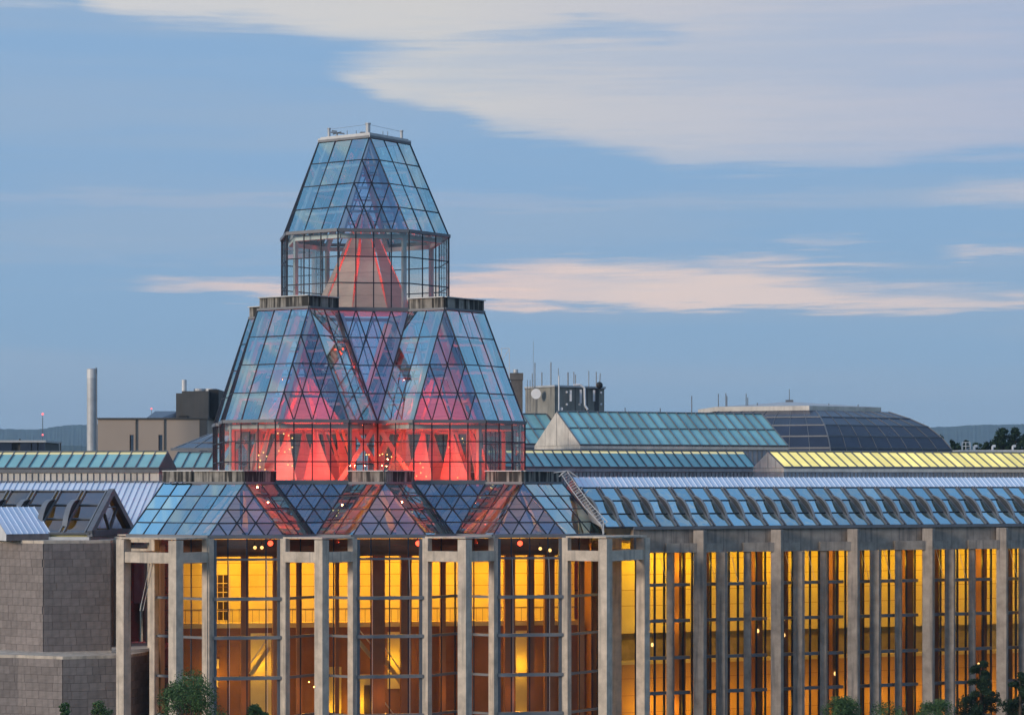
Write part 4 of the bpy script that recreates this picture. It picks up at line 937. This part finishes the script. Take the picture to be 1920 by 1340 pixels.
hx = [tuple(dv(i, 5).xy) for i in range(6)]; cc = Vector((at(1488, 0, YD).x, YD)); zt = dv(0, 5).z
hx = [tuple(cc + (Vector(p) - cc) * .98 + Vector((-.6, 0))) for p in hx]
rel(dm, MB().prism(hx, zt, zt + .5), 'crown_slab', M['pale_wall'])
mm = MB(); ap = Vector((at(1480, 0, YD).x, YD, zt + 1.25))
for i in range(6): mm.poly([(*hx[i], zt + .502), (*hx[(i + 1) % 6], zt + .502), ap])
rel(dm, mm, 'crown_roof', M['lead'])
mm = MB().box(ap.x - .4, ap.x + .4, YD - .4, YD + .4, ap.z - .2, ap.z + .2).tube(ap, ap + Vector((0, 0, 1.4)), .04, 5)
for p, y0_, y1_ in ((1347, 765, 738), (1361, 765, 737), (1363, 765, 742), (1399, 764, 738), (1402, 764, 745), (1420, 763, 755), (1554, 764, 756), (1609, 768, 758)): mm.tube(at(p, y0_, YD - 6), at(p, y1_, YD - 6), .05, 5)
rel(dm, mm, 'roof_mast', M['frame_grey'])
for p, y0_, y1_ in ((1297, 772, 742), (1238, 772, 765), (1172, 772, 764)):
    o = MB().tube(at(p, y0_ + 6, 246), at(p, y1_, 246), .05, 6).build('thin_mast', M['frame_grey'])
    tag(o, {1297: 'tallest thin mast between the penthouse and the dome', 1238: 'short thin mast on the middle of the tall skylight ridge', 1172: 'short thin mast on the ridge near the antenna penthouse'}[p], 'mast')
rw = empty('flat_roof', at(1860, 845, 300), 0, 'flat white roof with railing and gooseneck vents at the right edge', 'roof')
rel(rw, bx(MB(), 1800, 1990, 843, 930, 300, 14), 'parapet', M['white_metal'])
for p in (1827, 1861, 1899):
    q = at(p, 843, 302); rel(rw, MB().tube(q, q + Vector((0, 0, .45)), .13, 8).tube(q + Vector((0, 0, .42)), q + Vector((.35, 0, .45)), .15, 8), 'gooseneck_vent', M['white_metal'])
mm = MB()
for p in (1804, 1811, 1819): mm.tube(at(p, 843, 301), at(p, 829, 301), .045, 5)
for y_ in (829, 836): mm.tube(at(1804, y_, 301), at(1819, y_, 301), .045, 5)
rel(rw, mm, 'railing', M['white_metal'])

# ------------------------------------------------------------------ trees
def tree(name, label, px, ytop, Y, width_px, zbase=0.0, n=1500, leaf=.22, mat='leaf', conifer=False, group=None, crown_h=None):
    top = at(px, ytop, Y); H = top.z - zbase; rr = width_px / 2 * Y / F; ch_ = crown_h or min(H * .75, rr * 2.2)
    root = empty(name, (top.x, Y, zbase), 0, label, 'tree', group)
    rnd = random.Random(int(px * 7 + Y))
    tk = MB().tube((0, 0, 0), (.05, 0, H - ch_ * .35), max(.08, rr * .07), 8, max(.03, rr * .03))
    clumps = []
    if conifer:
        tk.tube((.05, 0, H - ch_ * .35), (0, 0, H), max(.03, rr * .03), 6, .01)
        for i in range(46):
            t = (i + .5) / 46; z = H - ch_ * t; a_ = rnd.uniform(0, 6.28); L = rr * (.12 + .88 * t) * rnd.uniform(.6, 1.05)
            for u in (.35, .7, 1.0): clumps.append((Vector((math.cos(a_) * L * u, math.sin(a_) * L * u, z - L * .25 * u)), .16 + .12 * t * rr, .5))
            tk.tube((0, 0, z), (math.cos(a_) * L * .9, math.sin(a_) * L * .9, z - L * .22), .02, 4, .006)
    else:
        for i in range(34):
            a_ = rnd.uniform(0, 6.28); u = rnd.uniform(.0, 1) ** .5; v = rnd.uniform(-1, 1); k = math.sqrt(max(0, 1 - v * v)) * u
            c = Vector((math.cos(a_) * rr * k * .9, math.sin(a_) * rr * k * .9, H - ch_ / 2 + v * ch_ * .46)); clumps.append((c, rr * rnd.uniform(.16, .32), .8))
            if i % 2 == 0: tk.tube((0, 0, H - ch_ * rnd.uniform(.5, .9)), c, rr * .03, 5, .01)
    tk.build('trunk', M['bark'], root)
    cr = MB()
    for i in range(n):
        c, r_, fl2 = clumps[i % len(clumps)]
        d = Vector((rnd.gauss(0, 1), rnd.gauss(0, 1), rnd.gauss(0, 1) * fl2)); d.normalize(); p = c + d * r_ * rnd.uniform(.5, 1.15)
        u = Vector((rnd.gauss(0, 1), rnd.gauss(0, 1), rnd.gauss(0, 1))).normalized(); w = u.orthogonal().normalized(); s_ = leaf * rnd.uniform(.6, 1.2)
        cr.poly([p - u * s_, p + w * s_ * .45, p + u * s_, p - w * s_ * .45])
    cr.build('crown', M[mat], root)
    return root
tree('broadleaf_tree', 'bushy green tree in front of the left corner of the hall', 362, 1273, 172, 205, 0, 21850, .085)
tree('broadleaf_tree', 'small treetop at the foot of the left hall window', 480, 1322, 174, 50, 0, 3449, .085)
tree('broadleaf_tree', 'leftmost small treetop before the lower granite wall', 121, 1317, 173, 24, 0, 1150, .085)
tree('broadleaf_tree', 'small treetop before the lower granite wall, nearest the hall', 186, 1314, 173, 52, 0, 2530, .085)
tree('broadleaf_tree', 'rounded dark shrub top before the fourth wing bay', 1582, 1310, 178, 110, 0, 9200, .085)
tree('broadleaf_tree', 'low leafy top right of the rounded shrub before the wing', 1668, 1322, 178, 110, 0, 8280, .085)
tree('broadleaf_tree', 'leafy treetop left of the spruce before the wing', 1762, 1310, 178, 105, 0, 8740, .085)
tree('spruce', 'taller dark spruce standing before the wing', 1838, 1238, 180, 175, 0, 22400, .085, 'needle', True, None, 6.5)
tree('spruce', 'dark spruce cut by the right edge of the picture', 1912, 1260, 179, 185, 0, 22400, .085, 'needle', True, None, 6)
far = [(1759, 812, 30, 'isolated dark tree right behind the dome edge'), (1786, 824, 24, 'small dark tree beside the isolated one behind the dome'), (1812, 824, 22, 'small tree behind the roof railing'), (1832, 826, 26, 'low tree between two gooseneck vents'),
       (1850, 828, 28, 'low dark tree left of the tall clump'), (1882, 802, 40, 'tallest dark tree in the clump at the right horizon'), (1903, 802, 36, 'second tall tree of the clump at the right horizon'), (1930, 808, 44, 'tree cut by the right edge at the horizon'), (1800, 830, 40, 'wide low tree left of the roof railing'), (1842, 832, 44, 'wide low tree behind the middle gooseneck vent'), (1866, 822, 40, 'tree filling the gap left of the tallest dark tree'), (1893, 815, 40, 'lower tree between the two tall ones at the right horizon'), (1915, 818, 40, 'lower tree at the right end of the tall clump')]
for px_, yt_, w_, lab in far: tree('far_tree', lab, px_, yt_, 420, w_, 0, 1300, .34, 'needle', False, 'trees on the right horizon', 6.5)

# ------------------------------------------------------------------ hills
def hill(name, Y, pts, depth):
    mb = MB(); rnd = random.Random(5); prev = None; xs_ = [p[0] for p in pts]
    def hy(px):
        for (a_, ya), (b_, yb2) in zip(pts[:-1], pts[1:]):
            if a_ <= px <= b_: t = (px - a_) / (b_ - a_); t = t * t * (3 - 2 * t); return ya + (yb2 - ya) * t
        return pts[-1][1]
    px = pts[0][0]
    while px <= pts[-1][0]:
        y_ = hy(px) + rnd.uniform(-.8, .8); b_ = at(px, 902, Y); t_ = at(px, y_, Y + depth * .5)
        cur = [Vector((b_.x, Y, -2)), lerp(Vector((b_.x, Y, -2)), t_, .55) + Vector((0, 0, rnd.uniform(-4, 4))), t_, Vector((t_.x, Y + depth, -2))]
        if prev:
            for i in range(3): mb.poly([prev[i], cur[i], cur[i + 1], prev[i + 1]])
        prev = cur; px += 4
    o = mb.build(name, M['forest']); tag(o, kind='structure'); return o
hill('hill', 6200, [(-900, 830), (-300, 800), (0, 804), (60, 805), (130, 797), (180, 795), (300, 790), (700, 806), (1200, 815), (1700, 806), (1760, 800), (1850, 796), (1920, 795), (2300, 790), (2900, 820)], 1600)
hill('hill', 3800, [(-900, 860), (-200, 842), (0, 838), (90, 834), (160, 836), (400, 842), (1500, 846), (1760, 840), (1850, 836), (1920, 838), (2600, 850)], 900)
# ------------------------------------------------------------------ air
hz = MB().box(-4500, 4500, -400, 8300, -3, 260).build('haze', None); tag(hz, kind='stuff')
m_, t_, out_ = newmat('haze_air'); pv = nd(t_, 'ShaderNodeVolumePrincipled'); pv.inputs['Density'].default_value = 0.00009; pv.inputs['Color'].default_value = (0.52, 0.76, 1.0, 1)
wire(t_, pv.outputs[0], out_.inputs['Volume']); hz.data.materials.append(m_)
